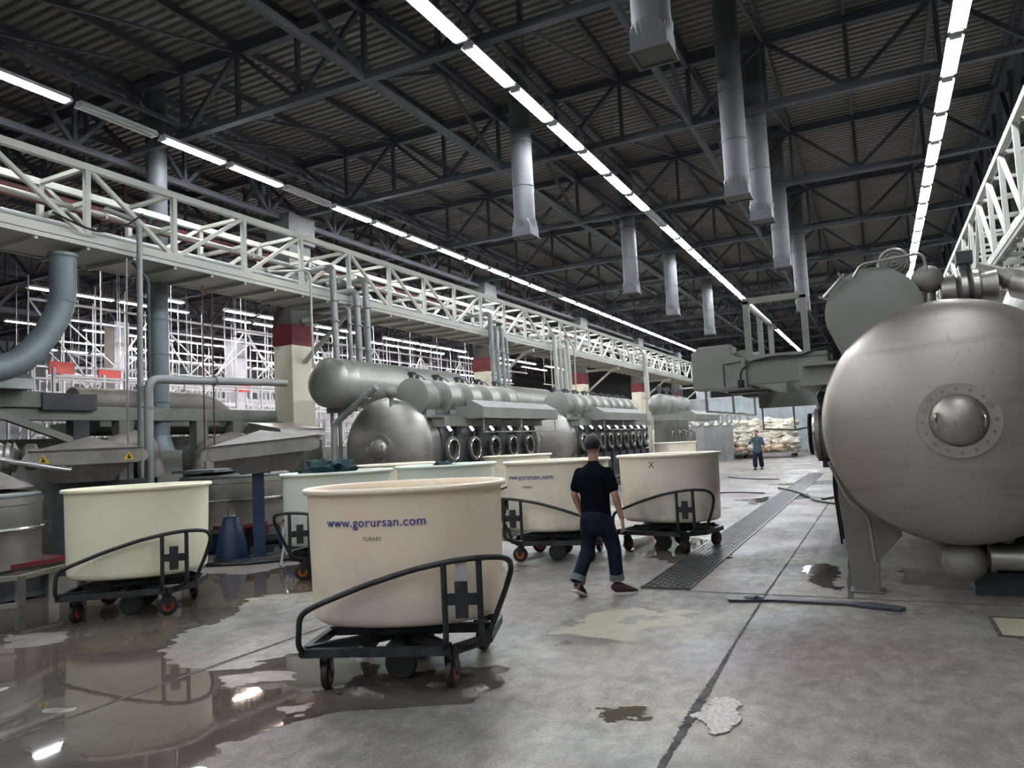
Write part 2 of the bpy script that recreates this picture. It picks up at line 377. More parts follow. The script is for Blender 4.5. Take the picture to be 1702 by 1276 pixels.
def truss(y, x0, nb, label, group, full=True):
    t = thing('roof_truss', label, 'truss', (x0, y, 0), 0, group)
    truss_parts(0, nb * pan, t, True)
    if full:
        for k in range(nb):
            link('web_diagonal', V3 if k % 2 == 0 else V2, t, (k * pan, 0, 0))
            if k: link('web_post', V1, t, (k * pan, 0, 0))
            if k % 2 and 3 < y < 45: link('gusset_plate', G1, t, (k * pan, 0, 0))
    else:
        m = MB()
        for k in range(nb):
            a, b = (ZT, ZB) if k % 2 == 0 else (ZB, ZT); m.bar((k * pan, 0, a), ((k + 1) * pan, 0, b), .09)
            if k: m.bar((k * pan, 0, ZB), (k * pan, 0, ZT), .08)
        obj('lattice_web', m, 'roof_steel', t, False)
    return t
for i, y in enumerate(YT):
    if y < 4: continue
    truss(y, -13.8, 11, f'dark lattice roof truss across the main hall, {ORD[i-1]} from the camera', 'roof trusses of the main hall')
for i, y in enumerate(YT):
    if y < 9: continue
    truss(y, 3.2, 5, f'dark roof truss above the right-hand machine row, {ORD[i-2]} from the camera', 'roof trusses over the right bay', i < 6)
for i, y in enumerate(YT):
    if y < 9: continue
    truss(y, -30.7, 11, f'dark roof truss of the hall beyond the gantry, {ORD[i-2]} from the camera', 'roof trusses of the side hall', i < 7)
    if y > 15: truss(y, -47.6, 11, f'distant roof truss at the far side of the side hall, {ORD[i-3]} from the camera', 'roof trusses of the far side hall', False)
# purlins along the hall
pl = MB(); pl.bar((0, -3.9, ZT + .13), (0, 79.9, ZT + .13), .07, .15); PL = pl.mesh('roof_purlin', MT['roof_steel'], False)
k = 0
for j in range(-31, 12):
    xx = -13.8 + j * pan + (0 if j < 0 else 0)
    if xx < -49 or xx > 11: continue
    o = link('roof_purlin', PL, None, (xx, 0, 0)); tag(o, f'dark roof purlin running the length of the hall, {ORD[min(k,39)]} from the far left', 'beam', 'roof purlins'); k += 1
# longitudinal girders at the column lines and bridging
def girder(x, za, zb, label, step=2.6, r=.12):
    t = thing('roof_girder', label, 'girder', (x, 0, 0), 0, 'lengthwise lattice girders')
    m = MB(); m.bar((0, 2, za), (0, 76, za), r, r * 1.2); obj('top_chord', m, 'roof_steel', t, False)
    m = MB(); m.bar((0, 2, zb), (0, 76, zb), r, r * 1.2); obj('bottom_chord', m, 'roof_steel', t, False)
    q = MB(); q.bar((0, 0, za), (0, step / 2, zb), r * .75); A = q.mesh('web_diagonal', MT['roof_steel'], False)
    q = MB(); q.bar((0, 0, zb), (0, step / 2, za), r * .75); B = q.mesh('web_diagonal', MT['roof_steel'], False)
    q = MB(); q.bar((0, 0, zb), (0, 0, za), r * .7); Pm = q.mesh('web_post', MT['roof_steel'], False)
    y = 2.5
    while y < 60:
        link('web_diagonal', A, t, (0, y, 0)); link('web_diagonal', B, t, (0, y + step / 2, 0)); link('web_post', Pm, t, (0, y + step / 2, 0)); y += step
girder(-13.8, ZT - .12, 7.95, 'dark lattice girder on the heads of the cream columns', 2.6, .11)
girder(-7.67, ZT - .1, ZB, 'dark lattice girder lengthwise between left and middle lamp rows', 5.2, .1)
girder(-3.1, ZT - .1, ZB, 'dark lattice girder lengthwise between middle and right lamp rows', 5.2, .1)
girder(3.2, ZT - .12, 7.95, 'dark lattice girder above the right-hand pipe gantry', 2.6, .14)
girder(-30.7, ZT - .12, 7.95, 'dark lattice girder between the two side halls', 2.6, .16)
# slanting sway braces between trusses
br = MB(); br.bar((0, 0, ZB + .05), (0, 5.2, ZT), .05); BR = br.mesh('sway_brace', MT['roof_steel'], False)
k = 0
for i in range(1, 9):
    for xx in (-12.27, -10.74, -4.61, -1.54, 1.53):
        o = link('sway_brace', BR, None, (xx, YT[i], 0)); k += 1
        tag(o, f'thin dark roof brace in the {ORD[i-1]} truss bay from the camera, {ORD[[-12.27,-10.74,-4.61,-1.54,1.53].index(xx)]} from the left', 'brace', 'sway braces between roof trusses')
# brown-red secondary steel in the side hall roof
for k, (xx, zz) in enumerate([(-15.3, 7.3), (-16.3, 6.6), (-17.2, 7.2)]):
    m = MB(); m.bar((0, 6, 0), (0, 60, 0), .12, .22)
    y = 8
    while y < 46: m.bar((0, y, 0), (0, y, 9.6 - zz), .06); y += 3.9
    o = obj('sprinkler_main', m, 'brownred', None, False); o.location = (xx, 0, zz)
    tag(o, f'brown red pipe under the side hall roof, {ORD[k]} behind the gantry', 'pipe', 'brown red roof pipes')

# ------------------------------------------------------------------ lamps
def fixture_meshes():
    h_ = MB(); h_.box(-.07, .07, -.77, .77, .03, .085); h_.prism([(-.13, .0), (-.07, .05), (.07, .05), (.13, .0), (.125, -.008), (.066, .038), (-.066, .038), (-.125, -.008)], -.77, .77)
    h_.box(-.09, .09, -.77, -.715, -.03, .05); h_.box(-.09, .09, .715, .77, -.03, .05)
    t_ = MB(); t_.cyl((0, -.71, 0), (0, .71, 0), .022, n=8)
    c_ = MB()
    for s in (-.6, .6): c_.bar((0, s, .08), (0, s, .4), .012)
    return h_.mesh('housing', MT['fixture'], False), t_.mesh('tube', MT['tube']), t_.mesh('tube', MT['tube_off']), t_.mesh('tube', MT['tube_warm']), c_.mesh('hanger', MT['roof_steel'], False)
HM, TM, TO, TW, HC = fixture_meshes()
c_ = MB()
for s in (-.6, .6): c_.bar((0, s, .08), (0, s, 2.5), .012)
HL = c_.mesh('hanger', MT['roof_steel'], False)
def lamp(x, y, z, on, label, group, warm=False):
    t = thing('fluorescent_fixture', label, 'ceiling light', (x, y, z), 0, group)
    link('housing', HM, t)
    for s in (-.055, .055):
        o = link('tube', TM if on and not warm else TW if on else TO, t, (s, 0, -.008))
        if not on: o['label'] = 'unlit tube'
    link('hanger', HC if abs(x + 5.38) < 9 else HL, t)
for k in range(-22, -1):
    if k % 2: lamp(-5.38, 9.0 + 1.7 * k, 8.0, True, 'twin tube fixture behind the camera in the middle row', 'fixtures behind the camera')
    if k % 2: lamp(-12.2, 7.1 + 1.7 * k, 8.0, True, 'twin tube fixture behind the camera in the left row', 'fixtures behind the camera, left row')
    if k % 2: lamp(1.62, 9.5 + 1.7 * k, 8.0, True, 'twin tube fixture behind the camera in the right row', 'fixtures behind the camera, right row')
for k in range(-1, 34):
    on = k not in (7, 22, 23)
    lamp(-5.38, 9.0 + 1.7 * k, 8.0, on, ('lit' if on else 'unlit') + f' twin tube fixture in the middle row, {ORD[k+1]} from the top edge', 'fixtures of the middle lamp row')
for k in range(-2, 30):
    on = k not in (-1, 2, 11)
    lamp(-12.2, 10.5 + 1.7 * k, 8.0, on, ('lit' if on else 'unlit') + f' twin tube fixture in the left row, {ORD[k+2]} from the left edge', 'fixtures of the left lamp row')
for k in range(0, 22):
    lamp(1.62, 11.2 + 1.72 * k, 8.0, True, f'lit twin tube fixture in the right row, {ORD[k]} from the top edge', 'fixtures of the right lamp row')
for r_, (xx, zz, y0, y1) in enumerate([(-19.0, 7.6, 14, 50), (-22.5, 7.4, 18, 56), (-26.0, 7.9, 16, 60), (-32.7, 7.9, 19, 66), (-39.5, 7.9, 24, 70)]):
    y = y0; k = 0
    while y < y1:
        if (k * 7 + r_ * 3) % 6 != 4: lamp(xx, y, zz, True, f'lit side hall fixture, row {["one","two","three","four","five"][r_]} beyond the gantry, {ORD[k]} from the near end', 'fixtures of the side hall', warm=(k + r_) % 3 == 0)
        y += 1.72; k += 1
# cable channel carrying each lamp row
for k, (xx, y0, y1, nme) in enumerate([(-5.38, -30, 67, 'middle'), (-12.2, -31, 60.5, 'left'), (1.62, -30, 50, 'right')]):
    m = MB(); m.box(-.05, .05, y0, y1, 8.4, 8.46); 
    y = y0 + .5
    while y < y1: m.bar((0, y, 8.44), (0, y, 9.7), .012); y += 5.2
    o = obj('lamp_rail', m, 'roof_steel', None, False); o.location.x = xx; tag(o, f'thin dark carrier rail above the {nme} lamp row', 'rail')

# ------------------------------------------------------------------ round roof ducts with square outlets
def roof_duct(x, y, zb, label, r=.225):
    t = thing('ventilation_duct', label, 'duct', (x, y, zb), 0, 'round outlet ducts hanging from the roof')
    m = MB(); H = 9.85 - zb
    pr = [(r, .28)]
    zz = 1.1
    while zz < H: pr += [(r, zz - .012), (r + .014, zz - .01), (r + .014, zz + .01), (r, zz + .012)]; zz += .95
    pr += [(r, H)]
    m.rev([(q, v) for q, v in pr], (0, 0, 0), n=24); obj('round_duct', m, 'roof_duct', t)
    m = MB()
    s = r * .93; n = 24; V = []
    ring = []
    for k in range(n):
        a = 2 * PI * k / n; ca, sa = math.cos(a), math.sin(a); q = s / max(abs(ca), abs(sa))
        ring.append((q * ca, q * sa))
    V = [((r + .02) * math.cos(2 * PI * k / n), (r + .02) * math.sin(2 * PI * k / n), .36) for k in range(n)] + [(p[0], p[1], .2) for p in ring] + [(p[0], p[1], .0) for p in ring]
    V += [(p[0] * .93, p[1] * .93, 0) for p in ring] + [(p[0] * .93, p[1] * .93, .3) for p in ring]
    Fc = [(i * n + k, i * n + (k + 1) % n, (i + 1) * n + (k + 1) % n, (i + 1) * n + k) for i in range(4) for k in range(n)]
    m.add(V, Fc); m.add([(-s - .03, -s - .03, 0), (s + .03, -s - .03, 0), (s + .03, s + .03, 0), (-s - .03, s + .03, 0), (-s, -s, 0), (s, -s, 0), (s, s, 0), (-s, s, 0),
        (-s - .03, -s - .03, .02), (s + .03, -s - .03, .02), (s + .03, s + .03, .02), (-s - .03, s + .03, .02)], [(0, 1, 5, 4), (1, 2, 6, 5), (2, 3, 7, 6), (3, 0, 4, 7), (8, 9, 1, 0), (9, 10, 2, 1), (10, 11, 3, 2), (11, 8, 0, 3), (8, 11, 10, 9)])
    obj('square_outlet', m, 'roof_duct', t, False, label='square flared outlet')
for a in [(-6.4, 14, 6.0, 'round grey roof duct hanging behind the middle lamp row, nearest and largest of that row'),
          (-6.4, 21.5, 6.0, 'round grey duct left of the middle lamp row, second of its row'), (-6.4, 26.5, 6.0, 'round grey duct left of the middle lamp row, third of its row'),
          (-6.4, 33.0, 6.0, 'round grey duct left of the middle lamp row, fourth and smallest of its row'),
          (-1.98, 8.1, 6.0, 'round grey duct cut by the top edge with open square mouth'), (-2.02, 14, 6.0, 'left of two overlapping round grey ducts between middle and right lamp rows'),
          (-1.85, 15.9, 6.0, 'right of two overlapping round grey ducts between middle and right lamp rows'), (-2.0, 20.9, 6.0, 'round grey duct hanging beyond the overlapping pair'),
          (-2.0, 26.5, 5.6, 'dim round grey duct far above the frame of the right machine')]:
    roof_duct(*a)

# ------------------------------------------------------------------ pipe gantries
def gantry(name, label, x0, x1, y0, np_, st, zb, zt, near, grp):
    t = thing('pipe_gantry', label, 'gantry', (0, 0, 0), 0, grp)
    L = st * np_
    for xx, f in ((x0, 'near'), (x1, 'far')):
        m = MB(); m.bar((xx, y0, zt), (xx, y0 + L, zt), .11, .12); obj('top_chord', m, 'gantry', t, False)
        m = MB(); m.bar((xx, y0, zb), (xx, y0 + L, zb), .11, .14); obj('bottom_chord', m, 'gantry', t, False)
    q = MB(); q.bar((0, 0, zb), (0, 0, zt), .09); Pm = q.mesh('post', MT['gantry'], False)
    q = MB(); q.bar((0, 0, zb), (0, st, zt), .07); A = q.mesh('diagonal', MT['gantry'], False)
    q = MB(); q.bar((0, 0, zt), (0, st, zb), .07); B = q.mesh('diagonal', MT['gantry'], False)
    q = MB(); q.bar((x0, 0, 0), (x1, 0, 0), .08, .07); T = q.mesh('cross_tie', MT['gantry'], False)
    for k in range(np_ + 1):
        y = y0 + k * st
        link('post', Pm, t, (x0, y, 0)); link('post', Pm, t, (x1, y, 0))
        link('cross_tie', T, t, (0, y, zt)); 
        if k < 20: link('cross_tie', T, t, (0, y, (zb + zt) / 2))
        if k < np_:
            D = A if ((k - 4) // 3) % 2 == 0 else B
            link('diagonal', D, t, (x0, y, 0)); link('diagonal', D, t, (x1, y, 0))
    m = MB()
    if x0 < 0: m.box(min(x0, x1), max(x0, x1), y0, y0 + L, zb - .13, zb - .10)
    y = y0
    while y < y0 + L: m.box(min(x0, x1), max(x0, x1), y, y + .05, zb - .2, zb - .1); y += st / 2
    for xx in (x0, x1): m.box(xx - .03, xx + .03, y0, y0 + L, zb - .15, zb - .06)
    obj('tray_floor', m, 'gantry', t, False, label='sheet metal tray under the gantry')
    return t
gantry('g', 'long pale lattice pipe gantry running along the left machine row', -11.8, -13.1, 9.65 - 4 * 1.74, 30, 1.74, 5.52, 6.75, True, None)
gantry('g', 'pale lattice pipe gantry at the right edge above the large vessel', 2.47, 3.6, 8.0, 26, 1.74, 5.1, 6.78, True, None)
for k, (xx, zz, r, mt, lb) in enumerate([(-12.15, 6.12, .05, 'steel', 'thin bright pipe inside the left gantry, nearest the aisle'), (-12.5, 5.85, .08, 'duct', 'thicker grey pipe lying in the left gantry'),
                                   (-12.8, 6.3, .045, 'brownred', 'brown red pipe in the left gantry, farthest from the aisle'), (-12.7, 5.6, .06, 'steel', 'lowest bright pipe on the tray of the left gantry'),
                                   (2.9, 5.5, .09, 'duct', 'grey pipe lying in the right gantry'), (3.2, 5.8, .06, 'steel', 'thin bright pipe in the right gantry')]):
    m = MB(); m.cyl((0, 3 if xx < 0 else 8, 0), (0, 54, 0), r, n=10)
    y = 5 if xx < 0 else 9
    while y < 50: m.box(-r - .01, r + .01, y - .02, y + .02, -r - .02, r + .02); y += 1.74 * 2
    o = obj('service_pipe', m, mt); o.location = (xx, 0, zz); tag(o, lb, 'pipe', 'pipes lying in the gantries')
# brackets carrying the gantry off the columns
for k in range(5):
    m = MB(); y = 15.5 + 10.4 * k - (.4 if k == 0 else 0)
    m.bar((-13.56, 0, 5.22), (-11.75, 0, 5.22), .1, .12); m.bar((-13.54, 0, 4.1), (-12.1, 0, 5.2), .09)
    o = obj('gantry_bracket', m, 'gantry', None, False); o.location.y = y
    tag(o, f'pale slanting bracket holding the left gantry at the {ORD[k]} red-banded column', 'bracket', 'gantry brackets')

# ================================================================== dyeing machines
def machine(x, y, s, L, label, front='full', nd=5, tint=False, hood=(.1, 4.4), hx=(2.05, 2.72)):
    """s=+1: aisle on the +x side, -1: on the -x side.  Origin on the floor under the front weld of the vessel."""
    t = thing('dyeing_machine', label, 'dyeing machine', (x, y, 0), 0)
    r, zc = 1.15, 1.7
    ST = 'steel_tint' if tint else 'steel'
    m = MB(); hd = .36
    pr = [(0.0001, -hd)] + [(r * math.sin(a), -hd * math.cos(a)) for a in [PI / 2 * k / 12 for k in range(1, 12)]] + [(r, 0), (r, .02), (r + .006, .03), (r + .006, .06), (r, .07)]
    pr += [(r, L * .5 - .03), (r + .005, L * .5), (r, L * .5 + .03), (r, L), ] + [(r * math.cos(a), L + hd * math.sin(a)) for a in [PI / 2 * k / 8 for k in range(1, 8)]] + [(0.0001, L + hd)]
    m.rev(pr, (0, 0, zc), 'y', n=72); v = obj('vessel', m, ST, t, angle=60)
    # manhole
    mh = MB(); yc = -hd + .0
    mh.rev([(.235, .06), (.235, -.02), (.335, -.02), (.335, .01), (.335, .07)], (0, yc, zc), 'y', n=40)
    f = obj('manhole_flange', mh, ST, t)
    mh = MB(); mh.rev([(0.0001, -.13), (.07, -.125), (.13, -.11), (.185, -.085), (.22, -.05), (.232, -.02), (.232, 0)], (0, yc, zc), 'y', n=40); cv = obj('manhole_cover', mh, ST, t, angle=60)
    for q in (-1, 1):
        hb = MB(); hb.tube([(q * .17, yc - .08, zc + .075), (q * .18, yc - .17, zc + .06), (q * .19, yc - .18, zc), (q * .18, yc - .17, zc - .06), (q * .17, yc - .08, zc - .075)], .013, 8, bend=.03); obj('handle', hb, 'chrome', cv)
    bt = MB(); bt.cyl((.285, yc - .045, zc), (.285, yc - .015, zc), .013, n=6); BT = bt.mesh('bolt', MT['steel_dark'])
    for k in range(16):
        a = 2 * PI * k / 16; bo = bpy.data.objects.new('bolt', BT); COL.objects.link(bo); bo.parent = f
        bo.matrix_local = Matrix.Translation((0, 0, zc)) @ Matrix.Rotation(a, 4, 'Y') @ Matrix.Translation((0, 0, -zc))
    # legs
    for yy in (.38, L - .5):
        for q in (s, -s):
            lg = MB(); lg.prism([(q * .76, 0), (q * 1.0, 0), (q * 1.08, .95), (q * 1.06, 1.4), (q * .9, 1.0), (q * .55, .72), (q * .52, .58), (q * .74, .34)], yy, yy + .22)
            lg.box(min(q * .72, q * 1.04), max(q * .72, q * 1.04), yy - .02, yy + .24, 0, .02); obj('leg', lg, 'legpaint', t, False, bevel=.008)
    # reel drums
    pitch = (L - .6) / nd
    for k in range(nd):
        yy = .1 + k * pitch; ax = s * .60; az = 2.82; R_ = .43
        dm = MB(); dl = pitch * .5
        dm.rev([(0.0001, -.012), (R_ - .03, -.012), (R_, 0), (R_ + .018, .004), (R_ + .018, .03), (R_, .034), (R_, dl), (R_ + .018, dl + .004), (R_ + .018, dl + .03), (R_ - .03, dl + .03), (0.0001, dl + .03)], (ax, yy, az), 'y', n=48)
        # neck between drum and vessel
        dm.box(ax - .33, ax + .33, yy + .08, yy + dl - .05, 2.2, 2.75); dm.cyl((ax, yy + dl, az - .05), (ax, yy + pitch, az - .05), .2, n=20)
        D = obj('reel_drum', dm, 'greypaint' if k == 0 else 'tanksteel', t)
        vv = MB(); vx = ax - s * .12; vz = az + R_
        vv.cyl((vx, yy + .25, vz - .05), (vx - s * .05, yy + .25, vz + .12), .05); vv.box(vx - .09, vx + .05, yy + .19, yy + .33, vz + .1, vz + .17); vv.tube([(vx, yy + .26, vz + .16), (vx + s * .22, yy + .3, vz + .05), (vx + s * .3, yy + .34, vz - .05)], .014, 6)
        vv.ball((vx + s * .02, yy + .42, vz + .06), .055, n=8, m=6)
        obj('drum_valve', vv, 'darkpaint', t)
    # loading ports on the aisle side
    for k in range(nd):
        yy = .75 + k * pitch; px = s * 1.12
        pm = MB(); pm.rev([(.25, -.16), (.25, .1), (.29, .1), (.29, .14), (.2, .14), (.2, -.1)], (0, 0, 0), 'x', n=28)
        if s < 0: pm.v = [(-a, b, c) for a, b, c in pm.v]
        pm.v = [(a + px, b + yy, c + 1.62) for a, b, c in pm.v]; P_ = obj('loading_port', pm, 'steel_dark', t)
        g = MB(); g.torus((px + s * .15, yy, 1.62), .235, .022, 'x'); obj('port_ring', g, 'chrome', P_)
        g = MB(); g.rev([(0.0001, .02), (.12, .02), (.2, 0)], (0, 0, 0), 'x', n=20)
        g.v = [(s * a + px + s * .06, b + yy, c + 1.62) for a, b, c in g.v]; obj('port_glass', g, 'black', P_)
        g = MB(); g.tube([(px + s * .1, yy, 1.9), (px + s * .12, yy, 2.05), (px + s * .05, yy, 2.15)], .018, 6); obj('port_pipe', g, 'chrome', P_)
    # dark jacket behind the ports
    g = MB(); arc = [(s * 1.17 * math.cos(a), zc + 1.17 * math.sin(a)) for a in [R(-42 + 84 * i / 14) for i in range(15)]]; arc += [(s * 1.10 * math.cos(a), zc + 1.10 * math.sin(a)) for a in [R(42 - 84 * i / 14) for i in range(15)]]
    g.prism(arc, .42, L - .15)
    for k in range(nd): g.box(min(s * 1.1, s * 1.24), max(s * 1.1, s * 1.24), .95 + k * pitch, 1.12 + k * pitch, 1.25, 2.1)
    obj('port_jacket', g, 'darkpaint', t, True, label='dark jacket behind the loading ports')
    # small lamps over the ports
    for k in (range(nd) if s > 0 else ()):
        yy = .62 + k * pitch; g = MB(); g.cyl((s * 1.2, yy, 2.14), (s * 1.3, yy - .05, 2.05), .028, .032, n=10); obj('port_lamp', g, 'lamp', t, label='small lit lamp above a loading port')
    # front apron panel and dark underside along the aisle
    g = MB(); g.box(min(s * 1.0, s * 1.35), max(s * 1.0, s * 1.35), .25, L - .2, 2.14, 2.34); g.box(min(s * .3, s * 1.3), max(s * .3, s * 1.3), .15, L - .2, 2.34, 2.37); obj('service_ledge', g, 'greypaint', t, False)
    g = MB()
    if s > 0: g.box(1.08, 1.2, .5, L - .3, .35, 1.2)
    for k in (range(nd) if s > 0 else ()): g.cyl((s * 1.25, .9 + k * pitch, .2), (s * 1.25, .9 + k * pitch, 1.2), .06, n=10)
    if s > 0: g.cyl((s * 1.3, .4, .3), (s * 1.3, L - .3, .3), .09, n=12)
    if s > 0: obj('lower_pipework', g, 'darkpaint', t)
    # hood over the aisle
    y0, y1 = hood; ha, hb = hx[0] * s, hx[1] * s
    if y1 > y0:
        g = MB(); g.box(min(s * 1.1, ha + s * .05), max(s * 1.1, ha + s * .05), y0 + .02, y0 + .32, 2.33, 2.60); g.box(min(s * 1.1, ha + s * .05), max(s * 1.1, ha + s * .05), y1 - .35, y1 - .02, 2.33, 2.60); obj('hood_beam', g, 'greypaint', t, False)
        g = MB(); g.prism([(hb, 2.30), (ha, 2.30), (ha, 2.72), (ha + s * .1, 2.74), (hb, 2.56)], y0, y1); obj('hood', g, 'greypaint', t, False, bevel=.008)
        g = MB()
        for k in range(3): g.box(min(ha + s * .05, hb - s * .08), max(ha + s * .05, hb - s * .08), y0 + .3 + k * 1.3, y0 + 1.0 + k * 1.3, 2.27, 2.30)
        obj('lamp_recess', g, 'darkpaint', t, False)
        g = MB(); X = hb - s * .06
        g.tube([(X, y0 + .1, 2.3), (X, y0 + .1, 1.98), (X, y0 + 2.1, 1.98), (X, y0 + 2.1, 2.3)], .018, 8); g.tube([(X, y0 + 2.1, 1.98), (X, y1 - .1, 1.98), (X, y1 - .1, 2.3)], .018, 8)
        obj('hanging_rail', g, 'chrome', t)
    return t
MR = machine(.63, 8.06, -1, 6.5, 'huge round ended stainless dyeing machine filling the right side, heat tinted', tint=True, hood=(1.75, 6.2))
MA = machine(-9.95, 13.75, 1, 5.7, 'nearest stainless dyeing machine of the left row, behind the tub carts', hood=(1.15, 5.5), hx=(1.42, 1.85))
MBb = machine(-9.9, 21.9, 1, 8.6, 'second stainless dyeing machine of the left row, seen above the walking person', nd=9, hood=(1.2, 6.1), hx=(1.42, 1.85))
# guard frame on the right machine's beam
t = thing('guard_frame', 'grey square steel frame standing on the hood beam of the right machine', 'frame', (0, 9.83, 0))
for a, b in [((-1.43, .0, 2.6), (-1.43, .0, 3.36)), ((-.74, 0, 2.6), (-.74, 0, 3.36)), ((-1.55, 2.1, 2.76), (-1.55, 2.1, 3.45)), ((-1.55, 3.4, 2.76), (-1.55, 3.4, 3.5))]:
    m = MB(); m.bar(a, b, .075); obj('post', m, 'greypaint', t, False)
m = MB(); m.bar((-1.47, 0, 3.36), (-.70, 0, 3.36), .075); obj('top_rail', m, 'greypaint', t, False)
m = MB(); m.bar((-1.45, 0, 2.63), (-.7, 0, 2.63), .06); obj('bottom_rail', m, 'greypaint', t, False)
m = MB(); m.bar((-1.45, .05, 3.34), (-1.55, 3.4, 3.5), .05); obj('side_rail', m, 'greypaint', t, False)
t = thing('end_box', 'grey sheet metal box closing the near end of the right machine hood', 'box', (0, 9.7, 0))
m = MB(); m.prism([(-2.12, 2.25), (-1.45, 2.25), (-1.45, 2.62), (-1.62, 2.66), (-1.62, 2.80), (-2.02, 2.80), (-2.12, 2.72)], -.12, .35); obj('casing', m, 'greypaint', t, False, bevel=.01)
m = MB(); m.tube([(-1.72, -.14, 2.27), (-1.72, -.14, 2.55), (-1.5, -.14, 2.57)], .008, 6); obj('conduit', m, 'darkpaint', t)
t = thing('hood_crossbeam', 'deep grey beam reaching from the right vessel out over the aisle', 'beam', (0, 9.72, 0))
m = MB(); m.box(-1.6, -.5, -.08, .1, 2.28, 2.6); m.box(-1.6, -.5, -.1, .3, 2.57, 2.62); obj('web', m, 'greypaint', t, False, bevel=.006)
m = MB(); m.tube([(-1.52, -.13, 2.33), (-1.52, -.14, 2.44), (-1.4, -.14, 2.56), (-1.1, -.14, 2.6), (-.8, -.14, 2.58), (-.6, -.12, 2.65), (-.42, -.1, 2.66)], .013, 8, bend=.08); m.cyl((-1.52, -.13, 2.24), (-1.52, -.13, 2.34), .04); obj('black_cable', m, 'hose', t)
# pipework of the right machine top
def pipe(name, pts, r, mat, label, cat='pipe', bend=.15, rings=(), group=None, n=14):
    o = obj(name, MB().tube(pts, r, n, bend), mat)
    if rings:
        m = MB()
        for a, b in rings: m.cyl(a, b, r * 1.35, n=16)
        obj('pipe_clamp', m, mat, o)
    return tag(o, label, cat, group)
t = thing('ball_pot', 'round steel ball on a short neck on top of the right machine', 'fitting', (.53, 8.35, 0))
obj('ball', MB().ball((0, 0, 3.10), .145, n=24, m=14), 'dusty', t); obj('neck', MB().cyl((.0, 0, 2.75), (0, 0, 3.0), .06), 'steel', t)
obj('cone', MB().cyl((-.14, .12, 2.72), (-.04, .05, 3.05), .2, .12), 'steel_dark', t)
t = thing('valve_body', 'ribbed steel valve between ball fitting and inclined pipe on the right machine', 'valve', (.86, 8.4, 0))
m = MB(); m.rev([(.13, -.22), (.16, -.1), (.11, -.08), (.17, -.05), (.17, .0), (.12, .02), (.17, .05), (.17, .1), (.13, .12), (.15, .25)], (0, 0, 2.98), 'x'); obj('body', m, 'steel', t)
m = MB(); m.cyl((0, 0, 3.1), (0, 0, 3.22), .05); m.box(-.07, .07, -.07, .07, 3.22, 3.34); obj('actuator', m, 'darkpaint', t, label='black actuator box')
obj('foot', MB().cyl((-.12, 0, 2.7), (-.12, 0, 2.92), .055), 'steel', t)
pipe('inclined_pipe', [(.98, 8.5, 3.16), (1.3, 8.35, 2.98), (1.75, 8.1, 2.72), (2.6, 7.7, 2.35)], .085, 'steel', 'thick inclined steel pipe crossing the top right of the large vessel', rings=[((1.2, 8.4, 3.03), (1.27, 8.37, 2.995)), ((1.55, 8.21, 2.835), (1.62, 8.17, 2.80))])
t = thing('pipe_reducer', 'wide steel drum section around the inclined pipe of the right machine', 'fitting')
obj('sleeve', MB().cyl((1.28, 8.38, 2.98), (1.56, 8.2, 2.83), .15, .15, n=24), 'steel', t)
t = thing('fan_motor', 'round finned motor above the large disc on the right machine', 'motor', (.25, 8.42, 3.32))
m = MB(); m.rev([(.0001, -.11), (.07, -.12), (.14, -.1), (.155, -.06), (.155, .12), (.12, .14), (.0001, .15)], (0, 0, 0), 'y', n=28); obj('motor_housing', m, 'steel_dark', t)
m = MB(); m.torus((0, -.125, 0), .12, .008, 'y'); m.torus((0, -.13, 0), .085, .007, 'y'); m.torus((0, -.13, 0), .05, .007, 'y'); m.cyl((0, -.14, 0), (0, -.11, 0), .02); obj('fan_grille', m, 'greypaint', t)
obj('motor_foot', MB().box(-.08, .08, -.05, .12, -.22, -.1), 'greypaint', t, False)
pipe('grab_rail', [(-.12, 8.1, 3.18), (-.05, 8.1, 3.30), (.5, 8.1, 3.33), (.52, 8.1, 3.15)], .014, 'steel', 'thin bent grab rail over the large disc of the right machine', 'rail', bend=.07)
for k, (a, b) in enumerate([((-.42, 8.1, 3.0), (-.20, 8.1, 3.22))]):
    t = thing('drum_clamp', 'bright clamping bar on the upper left rim of the right disc', 'clamp')
    m = MB(); m.cyl(a, b, .022, n=10); obj('bar', m, 'chrome', t)
    m = MB(); m.bar((-.46, 8.08, 3.02), (-.36, 8.08, 2.98), .02); m.bar((-.26, 8.08, 3.24), (-.2, 8.08, 3.14), .025); obj('clamp_screw', m, 'steel_dark', t)
pipe('leg_pipe', [(-.49, 8.15, 1.35), (-.36, 8.2, .98), (-.18, 8.22, .8), (-.165, 8.28, .62), (-.15, 8.3, .34)], .02, 'steel', 'thin drain pipe following the vessel down the front leg', bend=.08)
t = thing('drain_elbow', 'round capped elbow hanging under the large right vessel', 'fitting', (.62, 8.35, 0))
obj('ball_end', MB().ball((0, 0, .36), .195, n=24, m=14), 'dusty', t, label='dull ball end'); obj('elbow_neck', MB().cyl((-.1, .25, .6), (-.02, .05, .42), .17, .17), 'steel_dark', t)
t = thing('pump_pipe', 'horizontal steel pump pipe on a pedestal at the right edge under the vessel', 'pump', (0, 8.3, 0))
obj('barrel', MB().cyl((.86, 0, .40), (1.9, 0, .40), .115, n=24), 'steel', t); obj('end_flange', MB().cyl((.82, 0, .40), (.86, 0, .40), .135, n=24), 'steel', t)
obj('pedestal', MB().rev([(.17, 0), (.17, .03), (.1, .05), (.09, .3)], (1.2, 0, 0), 'z', n=20), 'steel', t)
t = thing('pump_block', 'dark pump and motor block under the right vessel', 'pump', (1.05, 8.75, 0))
